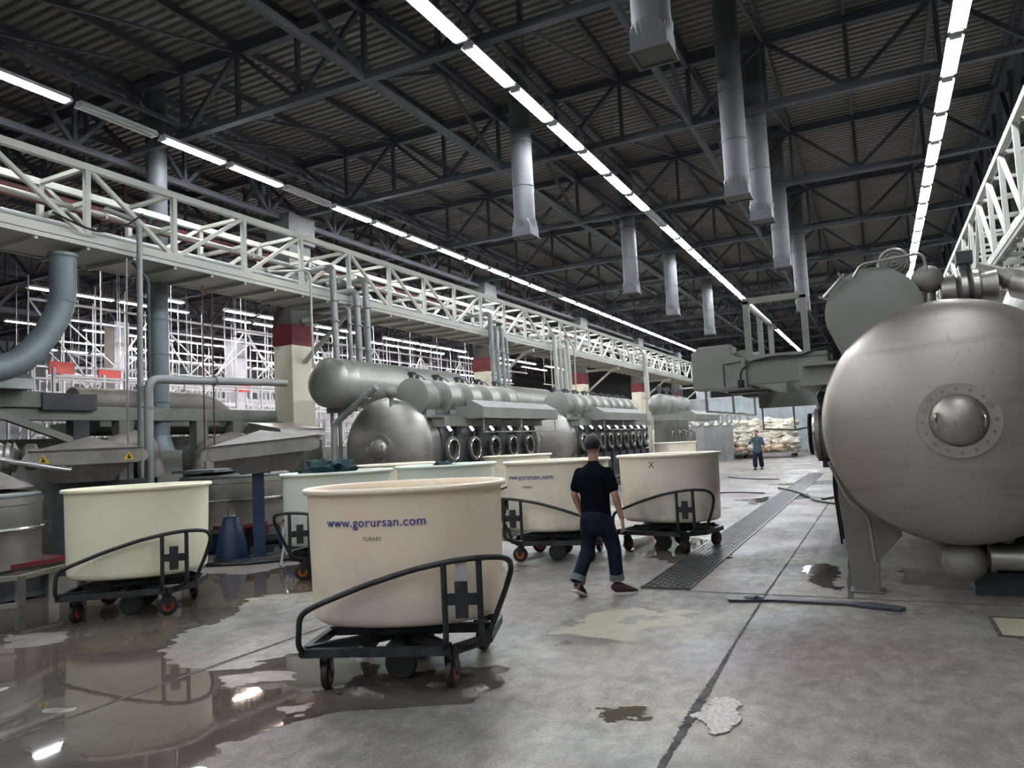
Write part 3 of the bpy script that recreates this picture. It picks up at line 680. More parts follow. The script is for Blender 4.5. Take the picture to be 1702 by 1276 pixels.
obj('motor', MB().cyl((-.3, 0, .42), (.4, 0, .42), .2, n=20), 'darkpaint', t); obj('base', MB().box(-.35, .45, -.2, .2, 0, .22), 'darkpaint', t, False); obj('gauge', MB().rev([(.0001, -.03), (.06, -.03), (.06, .03)], (-.05, -.24, .56), 'y'), 'white', t)
# upper round tanks
def tank(x, y, z, L, r, label, mat='steel', legs=True):
    t = thing('round_tank', label, 'tank', (x, y, 0)); hd = r * .42
    pr = [(.0001, -hd)] + [(r * math.sin(a), -hd * math.cos(a)) for a in [PI / 2 * k / 9 for k in range(1, 9)]] + [(r, 0), (r + .006, .01), (r + .006, .03), (r, .04), (r, .42), (r + .004, .43), (r, .44), (r, L)] + [(r * math.cos(a), L + hd * math.sin(a)) for a in [PI / 2 * k / 6 for k in range(1, 6)]] + [(.0001, L + hd)]
    m = MB(); m.rev(pr, (0, 0, z), 'y', n=48); obj('shell', m, mat, t, angle=60)
    for yy in ((.5, L - .5) if legs else ()):
        m = MB(); m.box(-r * .8, r * .8, yy - .06, yy + .06, z - r - .1, z - r * .7); m.cyl((-.12, yy, 0), (-.12, yy, z - r * .9), .045, n=10); m.cyl((-r * .6, yy, 0), (-r * .6, yy, z - r * .75), .045, n=10); obj('support', m, 'steel_dark', t, False)
    return t
tank(-11.15, 13.2, 3.27, 5.4, .57, 'long round ended steel tank lying above and behind the nearest left machine', 'tanksteel')
tank(-11.15, 21.6, 3.1, 3.6, .52, 'second long steel tank, behind the drums of the first left machine', 'tanksteel')
tank(-11.1, 27, 3.0, 7.5, .52, 'third long steel tank, behind the drums of the second left machine', 'tanksteel')
tank(2.35, 8.0, 3.25, 5, .60, 'round tank end cut by the right edge above the inclined pipe', 'steel')
# pipes dropping from the left gantry
for k, (yy, zt_, r) in enumerate([(13.94, 6.15, .08), (14.5, 5.25, .055), (14.82, 5.7, .085), (15.2, 6.05, .085)]):
    pipe('drop_pipe', [(-12.6, yy - .1, zt_), (-11.55, yy, zt_), (-11.5, yy, 3.7)], r, 'duct', f'pale vertical drop pipe, {ORD[k]} from the left of the cluster above the nearest long tank', group='drop pipes at the first tank', rings=[((-11.51, yy, z_), (-11.51, yy, z_ + .03)) for z_ in (4.2, 4.8, 5.3)])
for k, (yy, zt_, r) in enumerate([(22.0, 6.1, .08), (22.4, 5.7, .08), (22.8, 5.7, .08), (23.15, 5.4, .05)]):
    pipe('drop_pipe', [(-12.6, yy - .1, zt_), (-11.55, yy, zt_), (-11.5, yy, 3.4)], r, 'duct', f'pale vertical drop pipe, {ORD[k]} from the left of the middle cluster under the gantry', group='drop pipes at the second tank', rings=[((-11.51, yy, z_), (-11.51, yy, z_ + .03)) for z_ in (4.0, 4.8)])
for k, (yy, zt_, r) in enumerate([(27.5, 6.0, .09), (28.0, 5.5, .08), (28.5, 5.5, .08), (28.9, 5.9, .09), (40.5, 6.4, .14)]):
    pipe('drop_pipe', [(-12.6, yy - .1, zt_), (-11.55, yy, zt_), (-11.5, yy, 3.2 if k < 4 else 0)], r, 'gantry', f'cream vertical drop pipe, {ORD[k]} from the left of the far cluster under the gantry', group='drop pipes at the third tank')
for k, (x_, yy, z0, z1) in enumerate([(-11.5, 13.1, 3.2, 5.9), (-11.3, 26.5, 3.3, 5.6), (-11.3, 29.0, 3.3, 5.7)]):
    pipe('thin_conduit', [(-12.3, yy - .5, z1), (x_, yy, z1), (x_, yy, z0)], .025, 'gantry', ['thin bent conduit dropping left of the first drop pipes', 'thin conduit dropping from the gantry above the second machine, left one', 'thin conduit dropping from the gantry above the second machine, right one'][k], 'conduit', bend=.2)
# inclined pipe before the nearest left vessel
pipe('vessel_pipe', [(-10.55, 13.2, .2), (-10.95, 13.1, 1.35), (-10.95, 13.1, 2.3), (-9.75, 13.1, 3.05)], .075, 'duct', 'grey inclined pipe left of the nearest left vessel head', rings=[((-10.1, 13.1, 2.83), (-10.0, 13.1, 2.89))])
t = thing('end_ball_motor', 'round grey fitting beside the first disc of the nearest left machine', 'fitting', (-9.72, 13.6, 2.95)); obj('ball', MB().ball((0, 0, 0), .14), 'greypaint', t); obj('neck', MB().cyl((0, 0, -.35), (0, 0, -.05), .05), 'greypaint', t)
# third left machine: four upright pots
for k in range(4):
    t = thing('upright_pot', f'round topped grey pot of the third left machine, {ORD[k]} from the left', 'vessel', (-9.1, 33.9 + k * 1.35, 0), 0, 'upright pots of the third machine')
    obj('shell', MB().rev([(.34, 0), (.34, 2.6), (.5, 2.9), (.55, 3.1), (.5, 3.35), (.34, 3.55), (.0001, 3.65)], (0, 0, 0), n=24), 'greypaint', t)
    m = MB(); m.cyl((0, 0, 3.6), (.05, 0, 3.85), .07); m.box(-.12, .12, -.1, .1, 3.8, 3.98); obj('valve', m, 'darkpaint', t)
    m = MB(); m.tube([(.3, .1, 1.9), (.6, .1, 1.8), (.62, .1, .5)], .05, 8, .1); m.torus((.55, 0, 1.6), .24, .03, 'x'); obj('port', m, 'steel_dark', t)
m = MB(); m.prism([(-7.1, 2.3), (-7.8, 2.3), (-7.8, 2.72), (-7.3, 2.72), (-7.1, 2.56)], 32.2, 37.5); m.box(-9, -7.7, 32.3, 32.6, 2.35, 2.6); o = obj('machine_hood', m, 'greypaint', None, False); tag(o, 'far grey hood box hanging in front of the upright pots', 'hood')
# big motor wheel on machine 2
t = thing('drive_wheel', 'grey round belt guard beside the drums of the second left machine', 'wheel', (-9.15, 22.2, 2.95))
m = MB(); m.rev([(.0001, -.03), (.05, -.05), (.06, -.01), (.27, 0), (.28, .12), (.0001, .12)], (0, 0, 0), 'y', n=28); m.prism([(-.35, .45), (-.25, .5), (.25, .05), (.1, -.1)], .02, .1); obj('guard', m, 'duct', t)
# reel frames / far row on the left behind hoods
for k in range(6):
    m = MB(); m.torus((0, 0, 2.5), .42, .04, 'y', n=20); m.torus((0, .5, 2.5), .42, .04, 'y', n=20); m.bar((-.3, 0, 2.2), (-.3, .5, 2.2), .05); m.bar((.3, 0, 2.2), (.3, .5, 2.2), .05); m.box(-.4, .4, 0, .5, 0, 2.1)
    o = obj('reel_stand', m, 'duct'); o.location = (-9.3 + .25 * k, 42 + k * 1.5, 0); tag(o, f'distant ribbed reel stand beyond the pots, {ORD[k]} from the left', 'machine', 'far reel stands')

for k, (pts, r_) in enumerate([([(3.0, 8.9, 5.3), (2.3, 8.9, 5.3), (2.3, 8.9, 3.9)], .05), ([(3.0, 9.6, 5.6), (2.25, 9.6, 5.6), (2.25, 9.6, 3.9)], .06), ([(3.0, 10.6, 5.6), (2.2, 10.6, 5.6), (2.2, 10.6, 3.85)], .05), ([(3.0, 12.6, 5.6), (2.2, 12.6, 5.6), (2.2, 12.6, 3.8)], .07)]):
    pipe('drop_pipe', pts, r_, 'duct', f'pale drop pipe bending down from the right gantry, {ORD[k]} from the near end', group='drop pipes at the right gantry')

# ================================================================== tub carts
def ell(a, b, z, n=72, p=2.25):
    V = []
    for k in range(n):
        t = 2 * PI * k / n; c, s_ = math.cos(t), math.sin(t)
        V.append((a * math.copysign(abs(c) ** (2 / p), c), b * math.copysign(abs(s_) ** (2 / p), s_), z))
    return V
def tub_mesh(mat, zb=.42, zt=1.42):
    n = 96
    pr = [(-.14, zb), (-.06, zb + .01), (-.03, zb + .035), (-.022, zb + .08), (-.01, zb + .5), (0, zt - .06), (.004, zt - .045), (.032, zt - .04), (.042, zt - .025), (.04, zt - .008), (.025, zt + .002), (.005, zt + .002), (-.012, zt - .01),
          (-.02, zt - .05), (-.04, zb + .3), (-.06, zb + .12), (-.12, zb + .05)]
    m = MB(); V = []
    for o_, z_ in pr: V += ell(.758 + o_, .60 + o_, z_, n)
    Fc = [(i * n + k, i * n + (k + 1) % n, (i + 1) * n + (k + 1) % n, (i + 1) * n + k) for i in range(len(pr) - 1) for k in range(n)]
    Fc += [tuple(range(n - 1, -1, -1)), tuple((len(pr) - 1) * n + k for k in range(n))]
    return m.add(V, Fc).mesh('tub', mat, True, 50)
def lettering(txt, size, zc, s0, par, mat, bold=.0):
    """text wrapped on the front (-Y) face of the tub; s0 = arc position of the centre from the middle"""
    cu = bpy.data.curves.new('printed_lettering', 'FONT'); cu.body = txt; cu.size = size; cu.align_x = 'CENTER'; cu.align_y = 'CENTER'; cu.offset = bold; cu.extrude = 0; cu.resolution_u = 3; cu.space_character = 1.06
    ob = bpy.data.objects.new('t', cu); COL.objects.link(ob); dg = bpy.context.evaluated_depsgraph_get()
    me = bpy.data.meshes.new_from_object(ob.evaluated_get(dg)); bpy.data.objects.remove(ob)
    import bmesh
    bm = bmesh.new(); bm.from_mesh(me)
    xs = [v.co.x for v in bm.verts]
    for c in [min(xs) + (max(xs) - min(xs)) * i / 40 for i in range(1, 40)]:
        bmesh.ops.bisect_plane(bm, geom=bm.verts[:] + bm.edges[:] + bm.faces[:], plane_co=(c, 0, 0), plane_no=(1, 0, 0))
    # arc table along the front
    tb = []; n = 720; p = 2.25; L_ = 0; prev = None
    for i in range(n + 1):
        t = PI + PI * i / n; c, s_ = math.cos(t), math.sin(t)
        q = (math.copysign(abs(c) ** (2 / p), c), math.copysign(abs(s_) ** (2 / p), s_)); 
        P_ = Vector((.758 * q[0], .60 * q[1]))
        if prev is not None: L_ += (P_ - prev).length
        tb.append((L_, P_, t)); prev = P_
    half = L_ / 2
    for v in bm.verts:
        s_ = half + s0 + v.co.x; zz = zc + v.co.y
        i = min(range(0, n), key=lambda j: abs(tb[j][0] - s_))
        a = tb[max(i - 1, 0)]; b = tb[min(i + 1, n)]; f = (s_ - a[0]) / max(b[0] - a[0], 1e-6)
        P_ = a[1].lerp(b[1], f); tn = (b[1] - a[1]).normalized(); nn = Vector((tn.y, -tn.x))
        if nn.dot(P_) < 0: nn = -nn
        off = -.01 + .01 * (zz - .92) / .44
        P2 = P_ + nn * (off + .008); v.co = (P2.x, P2.y, zz)
    bm.to_mesh(me); bm.free(); me.materials.clear(); me.materials.append(MT[mat])
    o = link('printed_lettering', me, par); return o
# cart parts
dz = .28
dk = MB(); pts = [(-.64, -.6), (.44, -.6), (.66, -.3), (.66, .3), (.44, .6), (-.64, .6)]
for i in range(6): a, b = pts[i], pts[(i + 1) % 6]; dk.bar((a[0], a[1], dz), (b[0], b[1], dz), .055, .06)
for a, b in (((-.62, -.58), (.1, .0)), ((-.62, .58), (.1, 0)), ((.42, -.58), (-.1, 0)), ((.42, .58), (-.1, 0)), ((-.64, 0), (.66, 0)), ((0, -.6), (0, .6))): dk.bar((a[0], a[1], dz + .01), (b[0], b[1], dz + .01), .05, .07)
dk.box(-.3, .3, -.26, .26, dz + .03, .36); dk.cyl((0, 0, .2), (0, 0, .4), .16, n=20)
DK = dk.mesh('deck_frame', MT['cart'], False)
pl_ = MB(); V = ell(.42, .34, .365, 48); V += ell(.46, .38, .42, 48); pl_.add(V, [(k, (k + 1) % 48, 48 + (k + 1) % 48, 48 + k) for k in range(48)] + [tuple(range(47, -1, -1)), tuple(range(48, 96))])
PLM = pl_.mesh('tub_seat', MT['cart'], True)
def rail_mesh(s):
    m = MB(); y = s * .655
    m.tube([(-.62, s * .6, .27), (-.645, y, .34), (-.63, y, .56), (-.50, y, .625), (-.15, y, .75), (.2, y, .85), (.5, y, .905), (.70, s * .645, .92), (.86, s * .54, .90), (.87, s * .38, .80), (.80, s * .3, .62), (.66, s * .28, .30)], .021, 10, bend=.1)
    return m.mesh('side_rail', MT['cart'])
def post_mesh(x, s):
    m = MB(); y = s * .655
    ztop = .85 + (x - .2) / .3 * .05
    m.tube([(x, y, ztop), (x, y, .36), (min(x - .03, .50), s * (.60 if x < .5 else .52), .28)], .022, 10, bend=.05); return m.mesh('rail_post', MT['cart'])
def plate_mesh(s):
    m = MB(); y = s * .655
    m.box(.42, .67, y - .006, y + .006, .60, .68); m.box(.495, .585, y - .009, y + .009, .51, .76); return m.mesh('cross_plate', MT['cart'], False)
def caster(mat, r=.105):
    f = MB(); f.box(-.06, .06, -.05, .05, .235, .255); f.cyl((0, 0, .2), (0, 0, .24), .045, n=12)
    for q in (-1, 1): f.prism([(-.045, .22), (.045, .22), (.05, .13), (.035, .085), (.0, .08), (-.035, .16)], q * .036 - .003, q * .036 + .003)
    f.cyl((.015, -.045, r), (.015, .045, r), .012, n=8)
    w_ = MB(); w_.rev([(.03, -.026), (r - .012, -.026), (r, -.018), (r, .018), (r - .012, .026), (.03, .026)], (.015, 0, r), 'y', n=28)
    hb = MB(); hb.rev([(.0001, -.03), (.045, -.03), (.06, -.027), (.06, .027), (.045, .03), (.0001, .03)], (.015, 0, r), 'y', n=20)
    return f.mesh('fork', MT['cart'], False), w_.mesh('wheel', MT['rubber']), hb.mesh('hub', MT[mat])
RM = {s: rail_mesh(s) for s in (-1, 1)}; PM = {(i, s): post_mesh((.42, .67)[i], s) for i in (0, 1) for s in (-1, 1)}; XM = {s: plate_mesh(s) for s in (-1, 1)}
CM = {k: caster(k) for k in ('wheel_red', 'wheel_orange', 'cart')}
bigw = MB(); bigw.rev([(.03, -.03), (.11, -.03), (.12, -.02), (.12, .02), (.11, .03), (.03, .03)], (0, 0, .12), 'y', n=28); BW = bigw.mesh('centre_wheel', MT['rubber'])
def cart(x, y, deg, label, mat, hub, red=False, group='tub carts', text=None, cast=(20, 75, -30, 10, 60), side=-1):
    t = thing('tub_cart', label, 'cart', (x, y, 0), R(deg), group)
    tb = link('tub', TUBS[mat], t)
    link('deck_frame', DK, t); link('tub_seat', PLM, t)
    for s in (side,):
        link('side_rail', RM[s], t)
        for i in (0, 1): link('rail_post', PM[(i, s)], t)
        link('cross_plate', XM[s], t)
    for k, (cx_, cy_) in enumerate([(-.5, -.5), (.42, -.5), (.5, .42), (-.5, .5)]):
        f, w_, hb = CM[hub]; q = link('caster', f, t, (cx_, cy_, 0), R(cast[k])); link('wheel', w_, q); link('hub', hb, q)
    for s in (-1, 1): link('centre_wheel', BW, t, (0, s * .3, 0))
    if text:
        for (tx, sz, zz, s0, mt_) in text: lettering(tx, sz, zz, s0, tb, mt_, .0008 if sz > .08 else 0)
    return t
def tub_of(t): return [c for c in t.children if c.name.split('.')[0] == 'tub'][0]
TUBS = {}
for k, (nme, base, low, amt, blot) in {'peach': ('stained_peach_plastic', (.95, .84, .66), (.95, .76, .57), .8, (.60, .55, .51)), 'cream': ('cream_plastic', (.95, .91, .68), (.90, .86, .66), .12, (.5, .46, .35)),
        'green': ('pale_green_plastic', (.78, .84, .72), (.74, .79, .68), .35, (.42, .44, .40)), 'beige': ('beige_plastic', (.90, .83, .66), (.84, .76, .62), .55, (.40, .37, .35)), 'grimy': ('grimy_beige_plastic', (.88, .81, .67), (.80, .71, .60), .9, (.33, .31, .29))}.items():
    TUBS[k] = tub_mesh(tub_mat(nme, base, low, amt, len(nme) * 1.3, blot))
T1 = cart(-3.42, 4.93, 20, 'large peach tub on dark wheeled frame in front, with blue web address lettering', 'peach', 'wheel_orange', text=[('www.gorursan.com', .092, 1.18, -.09, 'ink'), ('TURKEY', .038, 1.065, -.10, 'ink_dark')], cast=(95, 80, 70, 60))
sg = MB(); sg.box(.50, .58, -.640, -.636, .70, .89); o = obj('paper_tag', sg, 'white', T1, False, label='white tag behind the side rail')
T2 = cart(-7.82, 5.86, 37, 'plain cream yellow tub cart on the left beside the steel centrifuge', 'cream', 'wheel_red', cast=(75, 10, 120, 40))
T3 = cart(-7.04, 8.46, 223, 'pale green tub cart with dark cloth heaped in it', 'green', 'wheel_orange', cast=(80, 30, 0, 50), side=1)
T4 = cart(-6.14, 9.98, 25, 'pale green tub cart standing behind the large front tub', 'green', 'wheel_orange')
T5 = cart(-8.3, 11.6, 30, 'pale tub cart in the back, seen as a rim before the nearest left machine', 'beige', 'wheel_red')
T6 = cart(-4.33, 10.15, 192, 'beige tub cart with blue web address, left of the walking person', 'beige', 'wheel_orange', cast=(80, 30, 0, 50), side=1)
lettering('www.gorursan.com', .092, 1.20, -.32, tub_of(T6), 'ink', .0008).rotation_euler.z = PI
lettering('TURKEY', .048, 1.06, -.34, tub_of(T6), 'ink_dark').rotation_euler.z = PI
T7 = cart(-2.95, 11.25, -12, 'grimy beige tub cart marked with an X, right of the walking person', 'grimy', 'wheel_red', cast=(85, 80, 75, 60), text=[('X', .13, 1.27, .03, 'ink_dark')])
T8 = cart(-7.5, 15.3, 20, 'pale tub cart behind the lettered one, before the first machine ports', 'beige', 'wheel_red')
T9 = cart(-6.9, 27.5, 10, 'small distant tub cart showing above the X marked tub', 'beige', 'wheel_red')
T10 = cart(-9.0, 16.2, 90, 'distant pale tub cart close to the ports of the nearest left machine', 'green', 'wheel_red') if False else None
# cloth in T3
def lump(name, o, rx, ry, rz, mat, seed, amp=.25, n=40, m=24, fr=3.0):
    q = MB(); V = []; Fc = []
    for i in range(m + 1):
        t = PI * i / m
        for k in range(n):
            a = 2 * PI * k / n; d_ = Vector((math.sin(t) * math.cos(a), math.sin(t) * math.sin(a), -math.cos(t)))
            g = 1 + amp * noise.noise(d_ * fr + Vector((seed, seed, 0))) + amp * .5 * noise.noise(d_ * fr * 2.7 + Vector((0, seed, seed)))
            V.append((o[0] + d_.x * rx * g, o[1] + d_.y * ry * g, o[2] + d_.z * rz * g))
    for i in range(m):
        for k in range(n): Fc.append((i * n + k, i * n + (k + 1) % n, (i + 1) * n + (k + 1) % n, (i + 1) * n + k))
    return obj(name, q.add(V, Fc), mat, None, True, angle=80)
o = lump('cloth_heap', (-7.05, 8.28, 1.36), .42, .34, .22, 'greencloth', 3, .5); tag(o, 'dark teal cloth heaped above the rim of the pale green tub', 'cloth')
o = lump('cloth_heap', (-6.2, 10.0, 1.32), .2, .2, .13, 'greencloth', 9, .5); tag(o, 'small dark cloth lump inside the rear green tub', 'cloth')
m = MB(); m.box(-.5, .5, -.4, .4, 0, 1.0)

# ================================================================== people
def body_mesh(name, parts, mat, par, vox=.012, smooth=6):
    m = MB()
    for st, n in parts: m.loft(st, n)
    me = m.mesh(name, MT[mat]); o = link(name, me, par)
    r_ = o.modifiers.new('union', 'REMESH'); r_.mode = 'VOXEL'; r_.voxel_size = vox; r_.use_smooth_shade = True
    s_ = o.modifiers.new('soft', 'SMOOTH'); s_.iterations = smooth; s_.factor = .5
    return o
def cap(pts):
    """round both ends of a loft"""
    (p0, *a), (p1, *_) = pts[0], pts[1]; (q0, *b), (q1, *_) = pts[-1], pts[-2]
    d0 = (Vector(p0) - Vector(p1)).normalized(); d1 = (Vector(q0) - Vector(q1)).normalized(); ra, rb = min(a), min(b)
    pre = [(Vector(p0) + d0 * ra * math.sin(t), *[v * math.cos(t) for v in a]) for t in (1.35, .9, .45)]
    post = [(Vector(q0) + d1 * rb * math.sin(t), *[v * math.cos(t) for v in b]) for t in (.45, .9, 1.35)]
    return pre + list(pts) + post
def hand(sx, wrist, d, palm_n, side, parts):
    """wrist point, direction to fingertips d, palm normal, thumb side; slightly curled relaxed hand"""
    w_ = Vector(wrist); d = Vector(d).normalized(); pn = Vector(palm_n).normalized(); sd = Vector(side).normalized()
    parts.append((cap([(w_, .026, .02), (w_ + d * .04, .036, .017), (w_ + d * .085, .042, .015)]), 12)) if False else None
    for i, off in enumerate((-.027, -.009, .009, .027)):
        parts.append((cap([(w_ + sd * off * .6, .017), (w_ + d * .09 + sd * off, .014)]), 10))
        L = (.062, .078, .083, .072)[i]; b = w_ + d * .09 + sd * off; k1 = b + (d * .9 + pn * .25).normalized() * L * .5; k2 = k1 + (d * .65 + pn * .7).normalized() * L * .32; k3 = k2 + (d * .35 + pn * .9).normalized() * L * .26
        parts.append((cap([(b, .0095), (k1, .009), (k2, .0082), (k3, .0072)]), 8))
    t0 = w_ + d * .03 + sd * .028; t1 = t0 + (d * .6 + sd * .6 + pn * .25) * .045; t2 = t1 + (d * .9 + sd * .15 + pn * .3) * .032; t3 = t2 + (d + pn * .3) * .022
    parts.append((cap([(t0, .014), (t1, .0115), (t2, .0100), (t3, .0085)]), 8))
# --- near walker: seen from behind, left foot trailing (heel lifted), right foot forward pointing right
P = thing('person', 'person in black t-shirt and rolled dark jeans walking away between the tubs', 'person', (-2.86, 7.72, 0), R(-4))
def V3(*a): return Vector(a)
body = []
# neck, head (skin): local +y is the walking direction
body.append((cap([((0, .0, 1.38), .062, .06), ((0, .012, 1.46), .055, .056), ((0, .02, 1.53), .054, .058)]), 16))
body.append((cap([((0, .03, 1.535), .050, .062), ((0, .028, 1.58), .068, .084), ((0, .022, 1.63), .075, .095), ((0, .015, 1.675), .072, .09)]), 20))
body.append((cap([((0, .10, 1.605), .012), ((0, .118, 1.592), .014)]), 8))     # nose
for q in (-1, 1): body.append((cap([((q * .076, .01, 1.585), .008, .016), ((q * .082, .008, 1.615), .009, .02)]), 8))
body.append((cap([((0, 0, .92), .15, .10), ((0, 0, 1.1), .135, .095), ((0, 0, 1.3), .165, .10), ((0, 0, 1.38), .10, .07)]), 20))
# arms: left hangs slightly back and bent, right swings forward/outward
LS, LE, LW = V3(-.165, 0, 1.325), V3(-.235, -.03, 1.10), V3(-.20, .06, .875)
RS, RE, RW = V3(.165, 0, 1.325), V3(.25, -.03, 1.09), V3(.285, .04, .82)
for S_, E_, W_ in ((LS, LE, LW), (RS, RE, RW)):
    body.append((cap([(S_, .05), (S_.lerp(E_, .5), .047), (E_, .038), (E_.lerp(W_, .3), .041), (W_, .026)]), 14))
hand(0, LW, (.03, .12, -1), (.8, .2, 0), (.2, 1, 0), body); hand(0, RW, (.05, .08, -1), (-.8, .2, 0), (-.2, 1, 0), body)
# shins into shoes
LA, RA = V3(-.175, -.22, .13), V3(.135, .16, .10)
for A_, K_ in ((LA, V3(-.125, .03, .50)), (RA, V3(.135, .12, .50))): body.append((cap([(K_, .055), (K_.lerp(A_, .4), .05), (A_, .036)]), 12))
for q in (-1, 1): body.append((cap([(V3(q * .09, 0, .9), .08), (V3(*((-.125, .03, .5) if q < 0 else (.135, .12, .5))), .06)]), 14))
body_mesh('body', body, 'skin', P, .007, 3)
# hair
m = MB(); hv = []
for i in range(15):
    t = PI * .66 * i / 14
    for k in range(32):
        a = 2 * PI * k / 32; yb = math.sin(a)
        tt = t * (1.0 if yb < .2 else 1.0 - .38 * (yb - .2) / .8)
        d_ = Vector((math.sin(tt) * math.cos(a), math.sin(tt) * yb, math.cos(tt))); g = 1 + .04 * noise.noise(d_ * 9)
        hv.append((d_.x * .090 * g, .012 + d_.y * .110 * g, 1.642 + d_.z * .112 * g))
m.add(hv, [(i * 32 + k, i * 32 + (k + 1) % 32, (i + 1) * 32 + (k + 1) % 32, (i + 1) * 32 + k) for i in range(14) for k in range(32)]); hr = obj('hair', m, 'hair', P, angle=80)
hs = hr.modifiers.new('thick', 'SOLIDIFY'); hs.thickness = .02; hs.offset = -1
# t-shirt
sh = [(cap([((0, .0, .845), .175, .125), ((0, .0, .95), .168, .122), ((0, 0, 1.08), .168, .12), ((0, -.005, 1.2), .188, .13), ((0, -.01, 1.3), .205, .125), ((0, 0, 1.365), .165, .09), ((0, .005, 1.415), .09, .07), ((0, .01, 1.435), .062, .062)]), 28)]
for S_, E_ in ((LS, LE), (RS, RE)): sh.append((cap([(S_, .066), (S_.lerp(E_, .35), .068), (S_.lerp(E_, .68), .066)]), 16))
body_mesh('t_shirt', sh, 'shirt', P, .012, 5)
# jeans
je = [(cap([((0, 0, .93), .158, .115), ((0, -.01, .84), .178, .135), ((0, -.01, .77), .172, .13)]), 26)]
je.append((cap([((-.085, -.01, .80), .098, .11), ((-.115, .02, .62), .09, .095), ((-.13, .015, .48), .08, .082), ((-.155, -.10, .32), .073, .078), ((-.17, -.18, .21), .072, .076)]), 20))
je.append((cap([((.085, 0, .80), .098, .11), ((.12, .08, .62), .09, .095), ((.138, .12, .48), .08, .082), ((.138, .135, .3), .073, .078), ((.138, .15, .20), .072, .076)]), 20))
body_mesh('jeans', je, 'navy', P, .012, 4)
for A_, B_ in ((V3(-.165, -.165, .235), V3(-.175, -.20, .175)), (V3(.138, .145, .215), V3(.138, .152, .15))):
    m = MB(); m.loft([(A_, .080, .084), (B_, .083, .087), (B_, .066, .068)], 24); obj('jeans_cuff', m, 'denim_in', P, label='pale turned-up jeans cuff')
# shoes: local footprint along +y
def shoe(heel, fwd, up, par):
    h_ = Vector(heel); f = Vector(fwd).normalized(); u = Vector(up).normalized(); sd = f.cross(u).normalized(); mat_ = Matrix((sd, f, u)).transposed()
    t = link('shoe', None, par); t.matrix_local = Matrix.Translation(h_) @ mat_.to_4x4()
    pr = [(-.005, .028), (.02, .034), (.08, .033), (.15, .042), (.2, .045), (.245, .034), (.27, .012)]
    m = MB()
    pts = [(w_, y_) for y_, w_ in pr] + [(-w_, y_) for y_, w_ in reversed(pr)]; m.prism([(a, b) for a, b in pts], 0, .025, 'z'); obj('sole', m, 'sole', t, True, label='white rubber sole')
    m = MB(); m.loft([(V3(0, .27, .022), .006, .006), (V3(0, .25, .032), .024, .022), (V3(0, .2, .042), .036, .032), (V3(0, .13, .06), .034, .046), (V3(0, .08, .075), .032, .055), (V3(0, .03, .075), .03, .055), (V3(0, .0, .06), .022, .045), (V3(0, -.008, .05), .01, .02)], 18); obj('upper', m, 'shoe', t)
    m = MB()
    for k in range(4): m.bar((-.02, .12 + k * .02, .098 - k * .012), (.02, .13 + k * .02, .098 - k * .012), .006)
    obj('laces', m, 'sole', t, label='white laces')
shoe((-.175, -.265, .085), (.02, .9, -.42), (0, .42, .9), P)
shoe((.11, .10, .0), (.85, .5, 0), (0, 0, 1), P)
# --- far walker facing the camera side, hand to the ear
P2 = thing('person', 'distant person in blue grey workwear before the fabric bales, hand raised to head', 'person', (-4.85, 33.6, 0), R(170))
b2 = []
b2.append((cap([((0, 0, 1.36), .06), ((0, .01, 1.5), .055)]), 12)); b2.append((cap([((0, .02, 1.52), .06, .075), ((0, .02, 1.6), .078, .095), ((0, .015, 1.65), .07, .085)]), 16)); b2.append((cap([((0, .11, 1.57), .012), ((0, .12, 1.56), .013)]), 8))
b2.append((cap([((0, 0, .9), .15, .1), ((0, 0, 1.3), .17, .1)]), 16))
for S_, E_, W_ in ((V3(-.2, 0, 1.36), V3(-.27, 0, 1.08), V3(-.28, .05, .84)), (V3(.2, 0, 1.36), V3(.30, .08, 1.16), V3(.16, .10, 1.46))): b2.append((cap([(S_, .05), (E_, .04), (W_, .03)]), 12))
hand(0, V3(-.28, .05, .84), (0, .1, -1), (.8, .1, 0), (.1, 1, 0), b2); hand(0, V3(.16, .10, 1.46), (-.2, -.1, 1), (-.8, -.1, 0), (0, -1, 0), b2)
for q, dy in ((-1, -.12), (1, .14)): b2.append((cap([(V3(q * .09, 0, .9), .08), (V3(q * .1, dy * .6 + .04, .5), .055), (V3(q * .1, dy, .08), .04)]), 12))
body_mesh('body', b2, 'skin', P2, .012, 3)
s2 = [(cap([((0, 0, .80), .19, .14), ((0, 0, 1.1), .18, .13), ((0, 0, 1.3), .2, .13), ((0, 0, 1.38), .14, .09)]), 20)]
for S_, E_ in ((V3(-.2, 0, 1.36), V3(-.27, 0, 1.08)), (V3(.2, 0, 1.36), V3(.30, .08, 1.16))): s2.append((cap([(S_, .07), (E_, .06)]), 12))
body_mesh('work_shirt', s2, 'bluecloth', P2, .015, 4)
j2 = [(cap([((0, 0, .86), .17, .12), ((0, 0, .8), .17, .12)]), 18)]
for q, dy in ((-1, -.12), (1, .14)): j2.append((cap([(V3(q * .09, 0, .8), .1), (V3(q * .1, dy * .6 + .04, .5), .10), (V3(q * .1, dy * .95, .2), .10)]), 14))
body_mesh('trousers', j2, 'navy', P2, .015, 3)
hb_ = MB(); hb_.ball((0, .0, 1.64), .085, .1, .09); obj('hair', hb_, 'hair', P2)
for q, dy in ((-1, -.12), (1, .14)): obj('shoe', MB().loft([(V3(q * .1, dy - .06, .04), .035, .035), (V3(q * .1, dy + .06, .05), .045, .04), (V3(q * .1, dy + .18, .03), .03, .02)], 12), 'hair', P2, label='black shoe')

